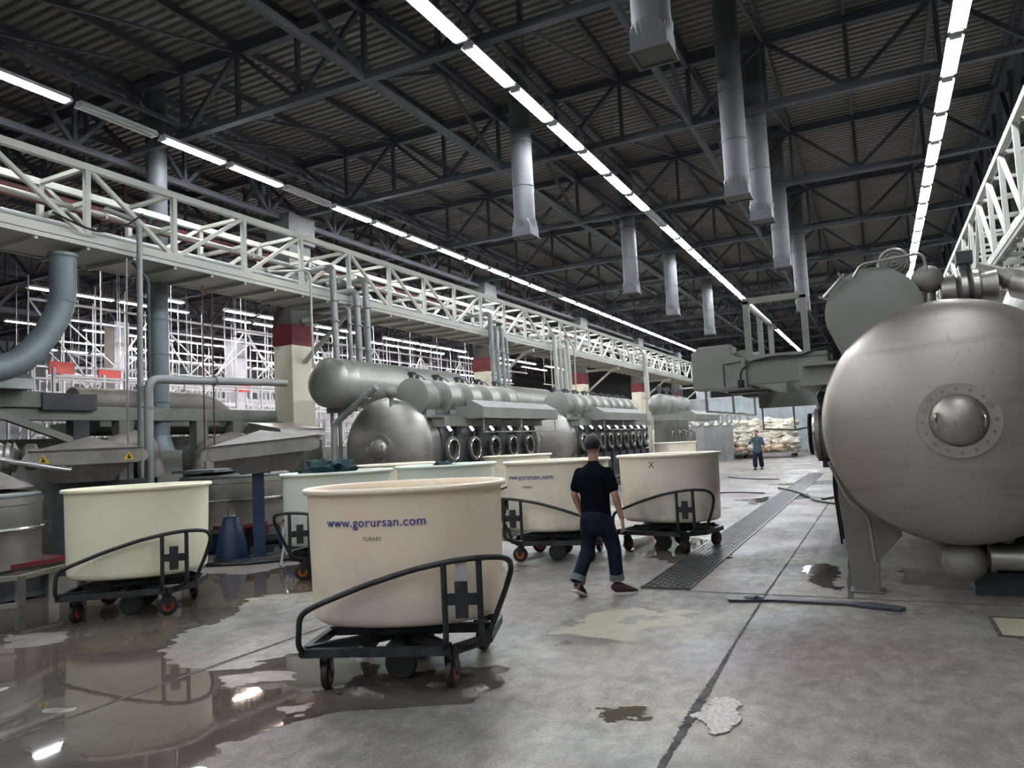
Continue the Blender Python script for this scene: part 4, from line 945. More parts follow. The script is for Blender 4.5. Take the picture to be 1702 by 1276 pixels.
# ================================================================== floor marks
def ribbon(pts, wds, z0, name, mat, label=None, jag=0, seed=1, sub=6, thing_=None):
    """flat jagged strip along pts"""
    rnd = random.Random(seed); L = []; W = []
    for i in range(len(pts) - 1):
        for k in range(sub):
            t = k / sub; L.append(Vector(pts[i]).lerp(Vector(pts[i + 1]), t)); W.append(wds[i] * (1 - t) + wds[i + 1] * t)
    L.append(Vector(pts[-1])); W.append(wds[-1]); V = []
    for i, p in enumerate(L):
        d_ = (L[min(i + 1, len(L) - 1)] - L[max(i - 1, 0)]).normalized(); nn = Vector((-d_.y, d_.x))
        c = nn * (rnd.uniform(-1, 1) * jag * W[i] * .35)
        V += [(*(p + c + nn * W[i] * (.5 + rnd.uniform(0, jag))), z0), (*(p + c - nn * W[i] * (.5 + rnd.uniform(0, jag))), z0)]
    m = MB(); m.add(V, [(2 * i, 2 * i + 1, 2 * i + 3, 2 * i + 2) for i in range(len(L) - 1)])
    o = obj(name, m, mat, None, False); return o
def joint(pts, wds, label, jag=.25, sub=14, seed=1):
    o = ribbon(pts, wds, .0035, 'trim_%d' % seed, 'joint', None, jag, seed, sub); o['kind'] = 'structure'; o['label'] = label
joint([(-1.17, 1), (-1.15, 4.0), (-1.16, 4.7), (-1.17, 5.3), (-1.19, 6.3), (-1.2, 8.2), (-1.17, 17), (-1.17, 30)], [.018, .025, .045, .028, .012, .016, .022, .02], 'long cracked floor joint on the right', .45, 40, 1)
joint([(-5.05, 1), (-5.05, 3.6), (-5.04, 4.6), (-5.0, 6), (-5, 9)], [.03, .03, .03, .014, .012], 'long floor joint through the puddle', .4, 40, 2)
joint([(-2.55, 8.15), (2, 8.12), (9, 8.1)], [.022, .02, .02], 'crosswise floor joint at the end of the drain', .15, 10, 3)
joint([(-.40, 8.1), (-.52, 12), (-.7, 17)], [.05, .05, .04], 'floor joint beside the front leg', .2, 10, 4)
joint([(-1.0, 17.9), (-2.0, 17.9)], [.03, .03], 'short cross joint far up the aisle', .1, 6, 5)
def blob_field(shapes, x0, x1, y0, y1, st, name, mat, z0, fr=1.3, amp=.22, thr=0., holes=()):
    """irregular flat patch outlined by marching squares over polygon distance plus noise"""
    def sd(px, py, poly):
        dmin = 1e9; ins = False; n = len(poly); j = n - 1
        for i in range(n):
            ax, ay = poly[j]; bx, by = poly[i]
            ex, ey = bx - ax, by - ay; t = max(0, min(1, ((px - ax) * ex + (py - ay) * ey) / (ex * ex + ey * ey)))
            dmin = min(dmin, math.hypot(px - ax - ex * t, py - ay - ey * t))
            if (by > py) != (ay > py) and px < (ax - bx) * (py - by) / (ay - by) + bx: ins = not ins
            j = i
        return dmin if ins else -dmin
    nx_ = int((x1 - x0) / st) + 1; ny_ = int((y1 - y0) / st) + 1; Fv = []
    for j in range(ny_):
        for i in range(nx_):
            px, py = x0 + i * st, y0 + j * st
            v = max(sd(px, py, q) for q in shapes); u_, w_ = (px * .9 + py * .44) * .45, (-px * .44 + py * .9)
            for q in holes: v = min(v, -sd(px, py, q))
            if -.9 < v < .9: v += amp * noise.noise(Vector((u_ * fr, w_ * fr, 3))) + amp * .7 * noise.noise(Vector((u_ * fr * 3.1, w_ * fr * 3.1, 8))) + amp * .45 * noise.noise(Vector((u_ * fr * 8, w_ * fr * 8, 1))) + amp * .25 * noise.noise(Vector((u_ * fr * 20, w_ * fr * 20, 5)))
            Fv.append(v - thr)
    V = []; Fc = []; key = {}
    def pt(i, j): k = ('p', i, j); key.setdefault(k, len(V)); V.append((x0 + i * st, y0 + j * st, z0)) if key[k] == len(V) else None; return key[k]
    def ed(i, j, a, b):
        k = ('e', min((i, j), (a, b)), max((i, j), (a, b)))
        if k not in key:
            f0, f1 = Fv[j * nx_ + i], Fv[b * nx_ + a]; t = f0 / (f0 - f1); key[k] = len(V); V.append((x0 + (i + (a - i) * t) * st, y0 + (j + (b - j) * t) * st, z0))
        return key[k]
    for j in range(ny_ - 1):
        for i in range(nx_ - 1):
            cs = [(i, j), (i + 1, j), (i + 1, j + 1), (i, j + 1)]; poly = []
            for q in range(4):
                a, b = cs[q], cs[(q + 1) % 4]; fa, fb = Fv[a[1] * nx_ + a[0]], Fv[b[1] * nx_ + b[0]]
                if fa > 0: poly.append(pt(*a))
                if (fa > 0) != (fb > 0): poly.append(ed(*a, *b))
            if len(poly) > 2: Fc.append(tuple(poly))
    return link(name, MB().add(V, Fc).mesh(name, MT[mat], False, recalc=False))

PA = [(-10.6, 5.2), (-9.81, 6.35), (-9.12, 7.8), (-8.4, 8.0), (-8.25, 8.72), (-8.16, 9.3), (-7.2, 8.4), (-6.46, 7.46), (-6.0, 6.4), (-5.4, 5.4), (-4.8, 4.9), (-4.08, 4.95), (-3.34, 4.9), (-2.75, 5.1), (-2.5, 4.75), (-2.6, 4.39), (-3.01, 4.1), (-3.3, 3.95), (-3.48, 3.49), (-3.83, 3.32), (-3.51, 2.98), (-3.3, 2.0), (-8, 1.5)]
H1 = [(-5.75, 4.55), (-6.1, 4.95), (-6.48, 6.1), (-6.85, 6.7), (-6.59, 7.06), (-5.94, 7.76), (-4.52, 6.72), (-4.0, 5.4), (-4.5, 4.97), (-4.77, 4.6), (-4.95, 4.42)]
o = blob_field([PA], -10.4, -2.2, 1.6, 9.3, .035, 'puddle', 'wet', .002, holes=[H1, [(-4.49, 4.03), (-4.58, 4.3), (-4.3, 4.46), (-4.15, 4.36)], [(-8.24, 4.57), (-7.76, 4.83), (-7.39, 4.69), (-7.31, 4.38), (-7.57, 4.2)], [(-3.75, 3.85), (-3.62, 3.97), (-3.56, 3.87), (-3.63, 3.8)], [(-5.4, 3.3), (-5.2, 3.35), (-5.25, 3.25)]], fr=1.3, amp=.24)
tag(o, 'large shallow puddle mirroring the tub carts on the left of the floor', 'puddle', kind='stuff')
o = blob_field([[(-3.87, 11.75), (-3.69, 12.8), (-2.6, 12.2), (-2.1, 10.4), (-2.3, 9.9), (-3.23, 10.25)]], -4.2, -1.8, 9.6, 13.2, .05, 'puddle', 'wet', .002, amp=.22); tag(o, 'puddle under the X marked tub cart', 'puddle', kind='stuff')
o = blob_field([[(-1.8, 4.48), (-1.46, 4.62), (-1.40, 4.48), (-1.55, 4.42), (-1.61, 4.33)]], -1.95, -1.25, 4.25, 4.75, .01, 'puddle', 'wet', .002, fr=9, amp=.09); tag(o, 'tiny wet spot on the dry floor in the middle front', 'puddle', kind='stuff')
o = blob_field([[(-.99, 9.52), (-.94, 10.1), (-.75, 10.3), (-.55, 9.6), (-.52, 8.6), (-.78, 8.65)]], -1.3, -.2, 8.3, 10.6, .03, 'puddle', 'wet', .002, fr=3, amp=.14); tag(o, 'broken wet patch beside the front leg of the right machine', 'puddle', kind='stuff')
o = blob_field([[(.1, 9.0), (.1, 9.9), (1.6, 10), (1.9, 8.8), (.9, 8.6)]], -.5, 2.1, 8.2, 10.4, .05, 'puddle', 'wet', .002, fr=1.5, amp=.12); tag(o, 'dark wet floor beneath the large right vessel', 'puddle', kind='stuff')
o = blob_field([[(-3.36, 19.0), (-1.9, 21.0), (-1.5, 19.7), (-2.8, 17.97)], [(-9, 12.2), (-7, 13.4), (-5, 14), (-5.2, 12), (-8, 11)], [(-3.6, 24), (-1.5, 26), (-1.2, 24)]], -9.4, -1, 10.6, 26.4, .12, 'puddle', 'wet', .002, amp=.3); tag(o, 'scattered wet floor farther up the aisle', 'puddle', kind='stuff')
o = blob_field([[(-1.16, 4.58), (-1.10, 4.7), (-1.08, 4.9), (-1.0, 4.95), (-.90, 4.85), (-.90, 4.63), (-.92, 4.4), (-.97, 4.33), (-1.03, 4.48)]], -1.3, -.75, 4.2, 5.1, .012, 'plaster_patch', 'plaster', .004, fr=5, amp=.05)
sf = o.modifiers.new('s', 'SOLIDIFY'); sf.thickness = .006; sf.offset = 1; tag(o, 'white rough plaster splash on the concrete beside the cracked joint', 'plaster patch', kind='stuff')
o = blob_field([[(-2.71, 6.15), (-2.71, 6.65), (-2.6, 7.0), (-2.34, 7.2), (-1.75, 7.25), (-1.68, 6.82), (-1.97, 6.5), (-1.65, 6.1), (-1.93, 6.05), (-2.28, 6.15)]], -3.1, -1.3, 5.7, 7.6, .03, 'stain_patch', 'beige_stain', .0015, fr=3, amp=.16, holes=[[(-2.4, 6.7), (-2.2, 6.95), (-2.0, 6.85), (-2.15, 6.6)], [(-2.1, 6.15), (-1.8, 6.45), (-1.6, 6.2), (-1.9, 6.1)]]); tag(o, 'pale beige dried stain on the floor below the drain', 'stain', kind='stuff')
# drain grating: panels of slotted steel over a flat near-black sheet painted as the pit's shade
m = MB(); m.box(-2.56, -2.0, 8.2, 30, .001, .003); o = obj('drain_channel_shade', m, 'pit', None, False); tag(o, 'long flat dark sheet under the gratings, painted as the shade inside the drain channel', 'drain')
gp = MB(); L = 1.08; Wd = .56
gp.box(-Wd / 2, -Wd / 2 + .025, 0, L - .015, .004, .018); gp.box(Wd / 2 - .025, Wd / 2, 0, L - .015, .004, .018)
for k in range(15):
    y_ = k * .0725; gp.box(-Wd / 2 + .02, Wd / 2 - .02, y_, y_ + .028, .005, .016)
    if k < 14:
        for j in range(4 if k % 2 else 3):
            xx = -Wd / 2 + (.0 if k % 2 else .07) + (j + .5) * .14; gp.box(xx - .014, xx + .014, y_ + .028, y_ + .0725, .005, .015)
GP = gp.mesh('drain_grating', MT['grate'], False)
for k in range(20):
    o = link('drain_grating', GP, None, (-2.28, 8.22 + k * L, 0)); tag(o, f'slotted steel drain grating, {ORD[k]} from the near end of the channel', 'grating', 'drain gratings')
# loose things on the floor
o = ribbon([(-1.51, 7.74), (-1.35, 7.80), (-1.1, 7.86), (-.7, 7.84), (-.42, 7.84), (-.2, 7.80), (.05, 7.70)], [.06, .13, .09, .08, .10, .17, .12], .006, 'wet_cloth_strip', 'cablecloth', None, .08, 5, 8); sf = o.modifiers.new('s', 'SOLIDIFY'); sf.thickness = .02; sf.offset = 1; tag(o, 'long dark wet cloth strip lying across the floor before the front leg', 'cloth strip')
o = lump('cloth_knot', (-1.28, 7.83, .02), .09, .06, .03, 'cablecloth', 4, .6, 20, 12); tag(o, 'small dark knot at the left part of the wet cloth strip', 'cloth')
t = thing('floor_hatch', 'square concrete floor hatch with steel edge at the right edge', 'hatch', (.98, 7.28, 0))
m = MB(); q = [(-.27, -.3), (.6, -.3), (.6, .34), (-.27, .34)]
for i in range(4): m.bar((*q[i], .004), (*q[(i + 1) % 4], .004), .03, .012)
obj('steel_edge', m, 'joint', t, False); obj('slab', MB().box(-.25, .58, -.28, .32, .001, .006), 'beige_stain', t, False)
def hose(pts, r, label, mat='hose', n=8):
    m = MB(); P = [Vector(p) for p in pts]; Q = []
    for i in range(len(P) - 1):
        a, b, c, d_ = P[max(i - 1, 0)], P[i], P[i + 1], P[min(i + 2, len(P) - 1)]
        for k in range(8):
            t = k / 8; Q.append(.5 * ((2 * b) + (c - a) * t + (2 * a - 5 * b + 4 * c - d_) * t * t + (3 * b - a - 3 * c + d_) * t ** 3))
    m.tube(Q + [P[-1]], r, n); return tag(obj('hose', m, mat), label, 'hose')
hose([(-2.75, 22.5, .03), (-2.2, 21.2, .03), (-1.7, 19.6, .03), (-1.5, 18.6, .03), (-.9, 17.6, .03), (-.5, 17.0, .03), (.2, 16.8, .03)], .03, 'black hose curving over the drain toward the right machine')
hose([(-1.35, 18.8, .03), (-1.0, 19.5, .03), (-.75, 18.9, .03), (-1.1, 18.2, .03), (-.6, 17.4, .03), (0, 17.2, .03)], .03, 'black hose loop lying beside the right machine')
hose([(-2.9, 20.8, .03), (-3.9, 21.2, .03), (-4.6, 20.6, .03)], .02, 'short dark hose left of the drain up the aisle')
hose([(-3.2, 26.5, .03), (-4.2, 27.0, .03), (-5.2, 28.4, .03)], .02, 'short dark hose far left of the drain')
# bundle of hoses hanging at the left flank of the right machine
for k in range(5): hose([(-.60, 11.6 + k * .5, 1.45), (-.66, 11.6 + k * .5, .9), (-.64, 11.6 + k * .5, .4), (-.62, 11.65 + k * .5, .03)], .016, f'hanging hose at the left flank of the right machine, {ORD[k]} from the front', 'hose')
t = thing('port_door', 'open round port door with black ring on the left flank of the right machine', 'door', (-.72, 10.3, 1.62))
m = MB(); m.torus((0, 0, 0), .27, .03, 'x'); m.torus((-.09, .05, 0), .25, .022, 'x'); obj('door_ring', m, 'black', t); obj('door_disc', MB().cyl((.02, 0, 0), (.06, 0, 0), .25, n=28), 'steel_dark', t)
obj('door_arm', MB().box(.0, .1, -.12, -.04, -.22, .2), 'greypaint', t, False)
t = thing('control_box', 'grey control box with black screen hanging beyond the right machine hood', 'control panel', (-1.15, 12.4, 0))
obj('casing', MB().box(-.55, .45, -.1, .1, 2.05, 2.28), 'greypaint', t, False); m = MB(); m.tube([(-.52, 0, 2.1), (-.52, 0, 1.72), (-.05, 0, 1.68), (-.05, 0, 2.1)], .015, 6); m.tube([(-.05, 0, 1.68), (.4, 0, 1.75), (.4, 0, 2.1)], .015, 6); obj('hanging_rail', m, 'steel_dark', t); obj('hanger', MB().box(-.05, .05, -.04, .04, 2.28, 2.7), 'greypaint', t, False)

# ================================================================== left: centrifuges and dryers
def prismtop(m, x0, x1, y0, y1, z0, z1, cx_=None, cy_=None):
    cx_ = (x0 + x1) / 2 if cx_ is None else cx_; cy_ = (y0 + y1) / 2 if cy_ is None else cy_
    m.add([(x0, y0, z0), (x1, y0, z0), (x1, y1, z0), (x0, y1, z0), (cx_, cy_, z1)], [(3, 2, 1, 0), (0, 1, 4), (1, 2, 4), (2, 3, 4), (3, 0, 4)])
def centrifuge(x, y, rr, label, blue):
    t = thing('centrifuge', label, 'centrifuge', (x, y, 0))
    m = MB(); m.rev([(rr * .97, .42), (rr, .44), (rr, .95)] + [(rr * 1.005, .96), (rr * 1.005, 1.22), (rr * 1.02, 1.23), (rr * 1.02, 1.31), (rr * .98, 1.32)], (0, 0, 0), n=56); obj('drum_casing', m, 'steel', t)
    obj('belt_pipe', MB().torus((0, 0, .93), rr * 1.06, .028, 'z', n=56), 'chrome', t)
    m = MB(); m.rev([(rr * .99, 1.32), (rr * .95, 1.38), (rr * .5, 1.43), (rr * .3, 1.44), (.0001, 1.44)], (0, 0, 0), n=48); obj('lid', m, 'steel', t, label='domed steel lid')
    m = MB(); m.torus((0, 0, 1.345), rr * .98, .022, 'z', n=48); obj('lid_seal', m, 'duct_blue', t)
    m = MB(); m.box(-rr * .9, rr * .9, -rr * .9, rr * .9, .36, .44); obj('base_plate', m, 'steel_dark', t, False)
    m = MB(); m.box(-rr * .95, rr * .95, -rr * .95, rr * .95, .46, .54) if False else m.box(-rr * .92, rr * .98, -rr * .92, rr * .98, .44, .50); obj('red_frame', m, 'redpaint', t, False, label='dark red frame under the drum')
    for i, (a, b) in enumerate(((-1, -1), (1, -1), (1, 1), (-1, 1))): obj('leg', MB().box(a * rr * .8 - .07, a * rr * .8 + .07, b * rr * .8 - .07, b * rr * .8 + .07, 0, .37), 'bluepaint' if blue else 'steel_dark', t, False)
    obj('skirt', MB().box(-rr * .78, rr * .78, -rr * .78, rr * .78, .03, .36), 'darkpaint', t, False)
    m = MB(); m.cyl((-rr * .9, -rr * .88, .16), (rr * .5, -rr * .88, .16), .13, n=16); obj('motor', m, 'bluepaint' if blue else 'darkpaint', t)
    return t
centrifuge(-10.75, 5.35, 1.0, 'near steel centrifuge drum cut by the left edge of the photo', False)
centrifuge(-11.05, 10.35, .98, 'second steel centrifuge drum between the cream tub and the blue post', True)
for k, (x, y) in enumerate([(-10.4, 5.9), (-10.9, 10.0)]):
    t = thing('centrifuge_cover', ['low steel cone cover over the near centrifuge', 'grey flat cover plate over the second centrifuge'][k], 'cover', (x, y, 0))
    m = MB()
    if k == 0: m.loft([((-.3, -.5, 1.44), .85), ((-.3, -.5, 1.75), .3)], 36)
    else: m.box(-.75, .35, -.6, .6, 1.44, 1.49)
    obj('cover', m, 'steel_dark' if k == 0 else 'duct_blue', t)
pipe('swing_arm', [(-11.3, 5.4, 1.75), (-10.9, 5.9, 1.85), (-10.2, 6.6, 1.62)], .04, 'chrome', 'bent steel arm over the near centrifuge', 'arm')
def hopper(x, y, deg, label, W_=1.5, tilt=0, warn=False, size=1.0):
    t = thing('feed_hopper', label, 'hopper', (x, y, 0), R(deg))
    m = MB(); h0, h1 = 1.69, 1.925
    m.prism([(-W_ / 2, h0 + .05), (-W_ / 2 + .05, h0), (W_ / 2 - .05, h0), (W_ / 2, h0 + .05), (W_ / 2, h1), (-W_ / 2, h1)], -.42, .42)
    o = obj('belt_housing', m, 'dusty', t, False, bevel=.01)
    m = MB(); prismtop(m, -W_ / 2, W_ / 2, -.42, .42, h1, 2.13); obj('pyramid_lid', m, 'dusty', t, False)
    m = MB(); m.box(-W_ / 2 - .015, W_ / 2 + .015, -.435, .435, h1 - .012, h1 + .008); obj('bright_edge', m, 'chrome', t, False)
    m = MB(); m.add([(-W_ * .42, -.36, 1.72), (W_ * .42, -.36, 1.72), (W_ * .42, .36, 1.72), (-W_ * .42, .36, 1.72), (-W_ * .22, -.2, 1.42), (W_ * .22, -.2, 1.42), (W_ * .22, .2, 1.42), (-W_ * .22, .2, 1.42)], [(0, 1, 5, 4), (1, 2, 6, 5), (2, 3, 7, 6), (3, 0, 4, 7), (4, 5, 6, 7)]); obj('funnel', m, 'steel_dark', t, False)
    for q in (-1, 1): obj('end_roller', MB().cyl((q * W_ / 2, -.38, 1.80), (q * W_ / 2, .38, 1.80), .095, n=20), 'steel', t)
    if warn:
        for q in (-1, 1):
            m = MB(); xx = q * W_ * .38; m.prism([(xx - .075, 1.74), (xx + .075, 1.74), (xx, 1.865)], -.427, -.424); w_ = obj('warning_sign', m, 'yellow', t, False, label='yellow triangular warning sign')
            m = MB(); m.prism([(xx - .03, 1.755), (xx + .03, 1.755), (xx + .02, 1.79), (xx, 1.80), (xx + .006, 1.83), (xx - .012, 1.83), (xx - .02, 1.79)], -.430, -.428); obj('hand_symbol', m, 'black', w_, False)
    if tilt:
        for c in t.children:
            c.rotation_euler.y = R(tilt); c.location = (0, 0, 1.72) - Matrix.Rotation(R(tilt), 3, 'Y') @ Vector((0, 0, 1.72)) if False else (-.02, 0, 0)
    return t
hopper(-11.25, 7.55, 54, 'steel feed hopper with pyramid lid and two yellow warning triangles', 1.5, warn=True)
HP = hopper(-9.3, 9.3, 44, 'steel feed hopper with pyramid lid on the blue post', 1.65)
for c in HP.children: c.rotation_euler.y = R(-4); c.location = (.12, 0, .0)
t = thing('hopper_post', 'square blue post carrying the feed hopper', 'post', (-9.36, 9.24, 0), R(44)); obj('post', MB().box(-.095, .095, -.08, .08, 0, 1.40), 'bluepaint', t, False, bevel=.01); obj('foot', MB().box(-.2, .2, -.2, .2, 0, .03), 'bluepaint', t, False); obj('head_plate', MB().box(-.2, .2, -.12, .12, 1.40, 1.43), 'steel_dark', t, False)
t = thing('hopper_stand', 'dark sheet stand under the feed hopper with warning triangles', 'stand', (-11.3, 7.6, 0), R(54)); obj('stand', MB().box(-.5, .8, -.1, .3, 0, 1.42), 'darkpaint', t, False)
t = thing('cone_pedestal', 'blue cone shaped machine foot with grey spring on top', 'foot', (-9.95, 9.2, 0)); obj('cone', MB().rev([(.27, 0), (.27, .02), (.23, .3), (.14, .66), (.12, .69), (.0001, .69)], (0, 0, 0), n=28), 'bluepaint', t); obj('spring_cap', MB().rev([(.055, .68), (.065, .7), (.055, .72), (.065, .75), (.055, .78), (.065, .82), (.0001, .83)], (0, 0, 0), n=20), 'steel', t)
t = thing('red_support_beam', 'red steel base beam behind the blue cone foot', 'beam', (-10.9, 9.6, 0)); obj('beam', MB().box(-.5, 1.1, .15, .3, .32, .46), 'redpaint', t, False); obj('support', MB().box(-.3, .9, .15, .3, 0, .32), 'darkpaint', t, False)
m = MB(); m.bar((-.1, 0, .3), (1.4, 1.0, .3), .08); m.bar((-.1, 0, 0), (-.1, 0, .32), .06); m.bar((1.4, 1, 0), (1.4, 1, .32), .06); m.cyl((.4, .4, .12), (1.1, .9, .12), .12); o = obj('pump_set', m, 'darkpaint'); o.location = (-9.6, 9.6, 0); tag(o, 'dark pump set between the blue post and the green tub', 'pump')
hose([(-8.95, 9.35, 1.0), (-8.55, 9.15, .95), (-8.45, 9.0, .6), (-8.3, 8.7, .35), (-8.2, 8.5, .03)], .025, 'bright corrugated hose hanging left of the pale green tub', 'chrome')
hose([(-8.9, 9.6, .7), (-8.45, 9.3, .75), (-8.6, 9.0, .5), (-8.35, 8.8, .15)], .018, 'thin grey hose loop left of the pale green tub', 'duct')
m = MB(); m.cyl((0, 0, 0), (0, 0, 1.15), .07, n=14); m.cyl((0, 0, 1.15), (0, 0, 1.3), .1, n=14); o = obj('filter_pipe', m, 'steel'); o.location = (-9.05, 9.75, 0); tag(o, 'upright steel filter pipe right of the blue post', 'pipe')
# low bench frame at the left edge
t = thing('bench_frame', 'bare steel bench frame in front of the near centrifuge', 'frame', (-8.25, 4.78, 0), R(0))
for a in ((0, 0), (-.35, .9), (-1.2, -1.4)): obj('leg', MB().box(a[0] - .035, a[0] + .035, a[1] - .035, a[1] + .035, 0, .56), 'steel_dark', t, False)
for zz in (.26, .54): m = MB(); m.bar((0, 0, zz), (-1.2, -1.4, zz), .05); obj('side_beam', m, 'steel', t, False)
m = MB(); m.bar((0, 0, .54), (-.35, .9, .54), .05); obj('cross_beam', m, 'steel', t, False)
# roller motor left
t = thing('roller_motor', 'finned grey motor beside the hopper with warning triangles', 'motor', (-11.9, 6.4, 1.85), R(54))
m = MB(); m.rev([(.0001, -.55)] + [(r_, -.5 + i * .045) for i, r_ in enumerate([.2, .23] * 10)] + [(.0001, .45)], (0, 0, 0), 'x', n=24); obj('motor_body', m, 'steel', t, angle=20)
m = MB(); m.rev([(.0001, .45), (.16, .47), (.2, .5), (.2, .62), (.12, .66), (.0001, .68)], (0, 0, 0), 'x', n=24); obj('gearbox', m, 'steel_dark', t)
obj('support', MB().box(-.3, .3, -.1, .1, -1.85, -.15), 'darkpaint', t, False)
# green grey dryer body
t = thing('dryer_machine', 'long grey green dryer frame spanning behind the centrifuges', 'machine', (-13.2, 0, 0))
obj('main_beam', MB().box(-.1, .1, 7.0, 13.6, 2.5, 2.76), 'greenpaint', t, False, bevel=.01)
obj('near_beam', MB().box(-.1, .16, 4.2, 8.0, 2.72, 3.0), 'greenpaint', t, False, bevel=.01)
obj('dark_head', MB().box(-.15, .2, 7.9, 8.9, 2.68, 2.98), 'darkpaint', t, False)
for yy in (8.5, 9.4, 11.2, 12.2): obj('post', MB().box(-.1, .12, yy, yy + .3, 0, 2.5), 'greenpaint' if yy > 9 else 'darkpaint', t, False)
for yy in (5.0, 6.4): obj('post', MB().box(-.1, .12, yy, yy + .22, 0, 2.72), 'darkpaint', t, False)
m = MB(); m.bar((0.05, 7.0, 2.7), (.05, 8.6, 2.1), .12); obj('brace', m, 'greypaint', t, False)
obj('rear_panel', MB().box(-2.2, -.6, 4.5, 13.8, 0, 2.2), 'steel_dark', t, False)
obj('rear_top', MB().box(-2.2, -.6, 9.5, 14.5, 2.3, 2.55), 'greenpaint', t, False)
t = thing('dryer_hood', 'rounded pale hood on top of the dryer at the left edge', 'hood', (-13.3, 6.6, 3.0)); m = MB(); m.prism([(-.7, 0), (.6, 0), (.55, .18), (.3, .34), (-.5, .38), (-.7, .2)], -1.8, 1.0, 'y'); obj('hood_shell', m, 'duct', t, False)
pipe('exhaust_duct', [(-13.9, 9.0, 2.95), (-13.9, 12.2, 2.95), (-13.9, 12.9, 2.5), (-13.9, 12.9, 1.9)], .24, 'duct_brown', 'thick brown duct lying on the dryer and bending down at its right end', 'duct', bend=.5, n=24)
pipe('exhaust_duct', [(-12.9, 11.2, 1.2), (-12.9, 11.2, 1.85), (-12.9, 12.2, 2.1), (-12.9, 12.7, 1.5), (-12.9, 12.7, .3)], .22, 'duct_brown', 'large bowed duct elbow below the dryer beam', 'duct', bend=.5, n=24)
pipe('exhaust_duct', [(-13.0, 8.9, .2), (-13.0, 8.9, 1.9), (-13.0, 9.9, 2.2), (-13.0, 10.1, 1.4)], .2, 'duct_brown', 'second bowed duct elbow behind the warning hopper', 'duct', bend=.5, n=24)
t = thing('floor_duct', 'tall blue grey round duct rising from a square base up to the roof', 'duct', (-13.35, 10.5, 0))
m = MB(); pr = [(.2, 2.2)]
for zz in (2.9, 3.9, 4.6, 5.4): pr += [(.2, zz - .012), (.215, zz - .01), (.215, zz + .01), (.2, zz + .012)]
pr += [(.2, 5.28), (.2, 5.5)]; pr = sorted(set(pr), key=lambda q: q[1]); 
m.rev([(.2, 2.2), (.2, 2.88), (.215, 2.89), (.215, 2.91), (.2, 2.92), (.2, 3.88), (.215, 3.89), (.215, 3.91), (.2, 3.92), (.2, 4.6), (.215, 4.61), (.215, 4.63), (.2, 4.64), (.2, 5.6)], (0, 0, 0), n=24); obj('round_duct', m, 'duct_blue', t); obj('upper_duct', MB().cyl((0, 0, 5.6), (0, 0, 9.86), .21, n=24), 'darkpaint', t, label='upper length with its lack of light put into a near-black colour')  # near-black colour stands in for the unlit upper part of the duct
m = MB(); m.loft([((0, 0, 1.9), .3), ((0, 0, 2.2), .21)], 24); obj('flare', m, 'duct_blue', t); obj('base_box', MB().box(-.3, .3, -.3, .3, 0, 1.9), 'greypaint', t, False)
t = thing('curved_duct', 'blue grey curved duct bending down to the left under the gantry', 'duct', (-12.15, 0, 0))
m = MB(); m.tube([(0, 7.72, 5.22), (0, 7.72, 4.4), (0, 7.45, 3.85), (0, 7.1, 3.42), (0, 6.7, 3.22), (0, 5.9, 3.12)], .205, 24, bend=.25); obj('duct_bend', m, 'duct_blue', t)
m = MB(); m.cyl((0, 7.72, 5.2), (0, 7.72, 5.26), .225, n=24); m.cyl((0, 7.72, 4.42), (0, 7.72, 4.46), .22, n=24); obj('duct_collar', m, 'duct_blue', t)
pipe('service_riser', [(-11.55, 8.7, 0), (-11.55, 8.72, 5.95), (-11.75, 8.2, 6.1)], .05, 'duct', 'thin upright grey riser before the left gantry', bend=.15, rings=[((-11.55, 8.71, 4.6), (-11.55, 8.71, 4.64)), ((-11.55, 8.7, 3.0), (-11.55, 8.7, 3.04))])
pipe('service_riser', [(-11.5, 8.85, 0), (-11.5, 8.85, 4.9), (-11.9, 8.85, 5.3)], .03, 'darkpaint', 'thin dark riser beside the grey riser', bend=.1)
pipe('elbow_pipe', [(-11.2, 8.6, .2), (-11.2, 8.6, 3.1), (-11.2, 11.9, 3.2)], .075, 'duct', 'grey pipe rising and bending right toward the first column', bend=.2, rings=[((-11.2, 8.6, 2.6), (-11.2, 8.6, 2.63)), ((-11.2, 10.0, 3.15), (-11.2, 10.03, 3.15))])
hose([(-11.6, 7.2, 5.75), (-11.55, 7.9, 5.60), (-11.5, 8.4, 5.8), (-11.5, 8.75, 6.1)], .018, 'dark cable sagging across the gantry front', 'hose')
for k, (xx, yy) in enumerate([(-12.1, 10.55), (-12.05, 10.75), (-11.4, 8.35)]): pipe('thin_line', [(xx, yy, .3), (xx, yy, 5.2)], .014, 'brownred' if k < 2 else 'steel_dark', f'thin vertical line hanging from the gantry tray, {ORD[k]} of three', 'pipe', bend=0, group='thin vertical lines')
# bright cabinet
t = thing('steel_cabinet', 'shiny steel cabinet with sloping roof in front of the first column', 'cabinet', (-11.95, 12.55, 0))
obj('body', MB().box(-.45, .5, -.55, .75, 0, 2.1), 'chrome', t, False, bevel=.01); m = MB(); m.prism([(-.55, 2.1), (.55, 2.1), (.5, 2.25), (-.4, 2.42)], -.6, .8); obj('sloping_roof', m, 'steel', t, False); m = MB(); m.box(.5, .515, -.5, .08, .2, 2.0); obj('door', m, 'chrome', t, False, bevel=.004); m = MB(); m.box(.5, .515, .12, .7, .2, 2.0); obj('door', m, 'chrome', t, False, bevel=.004)

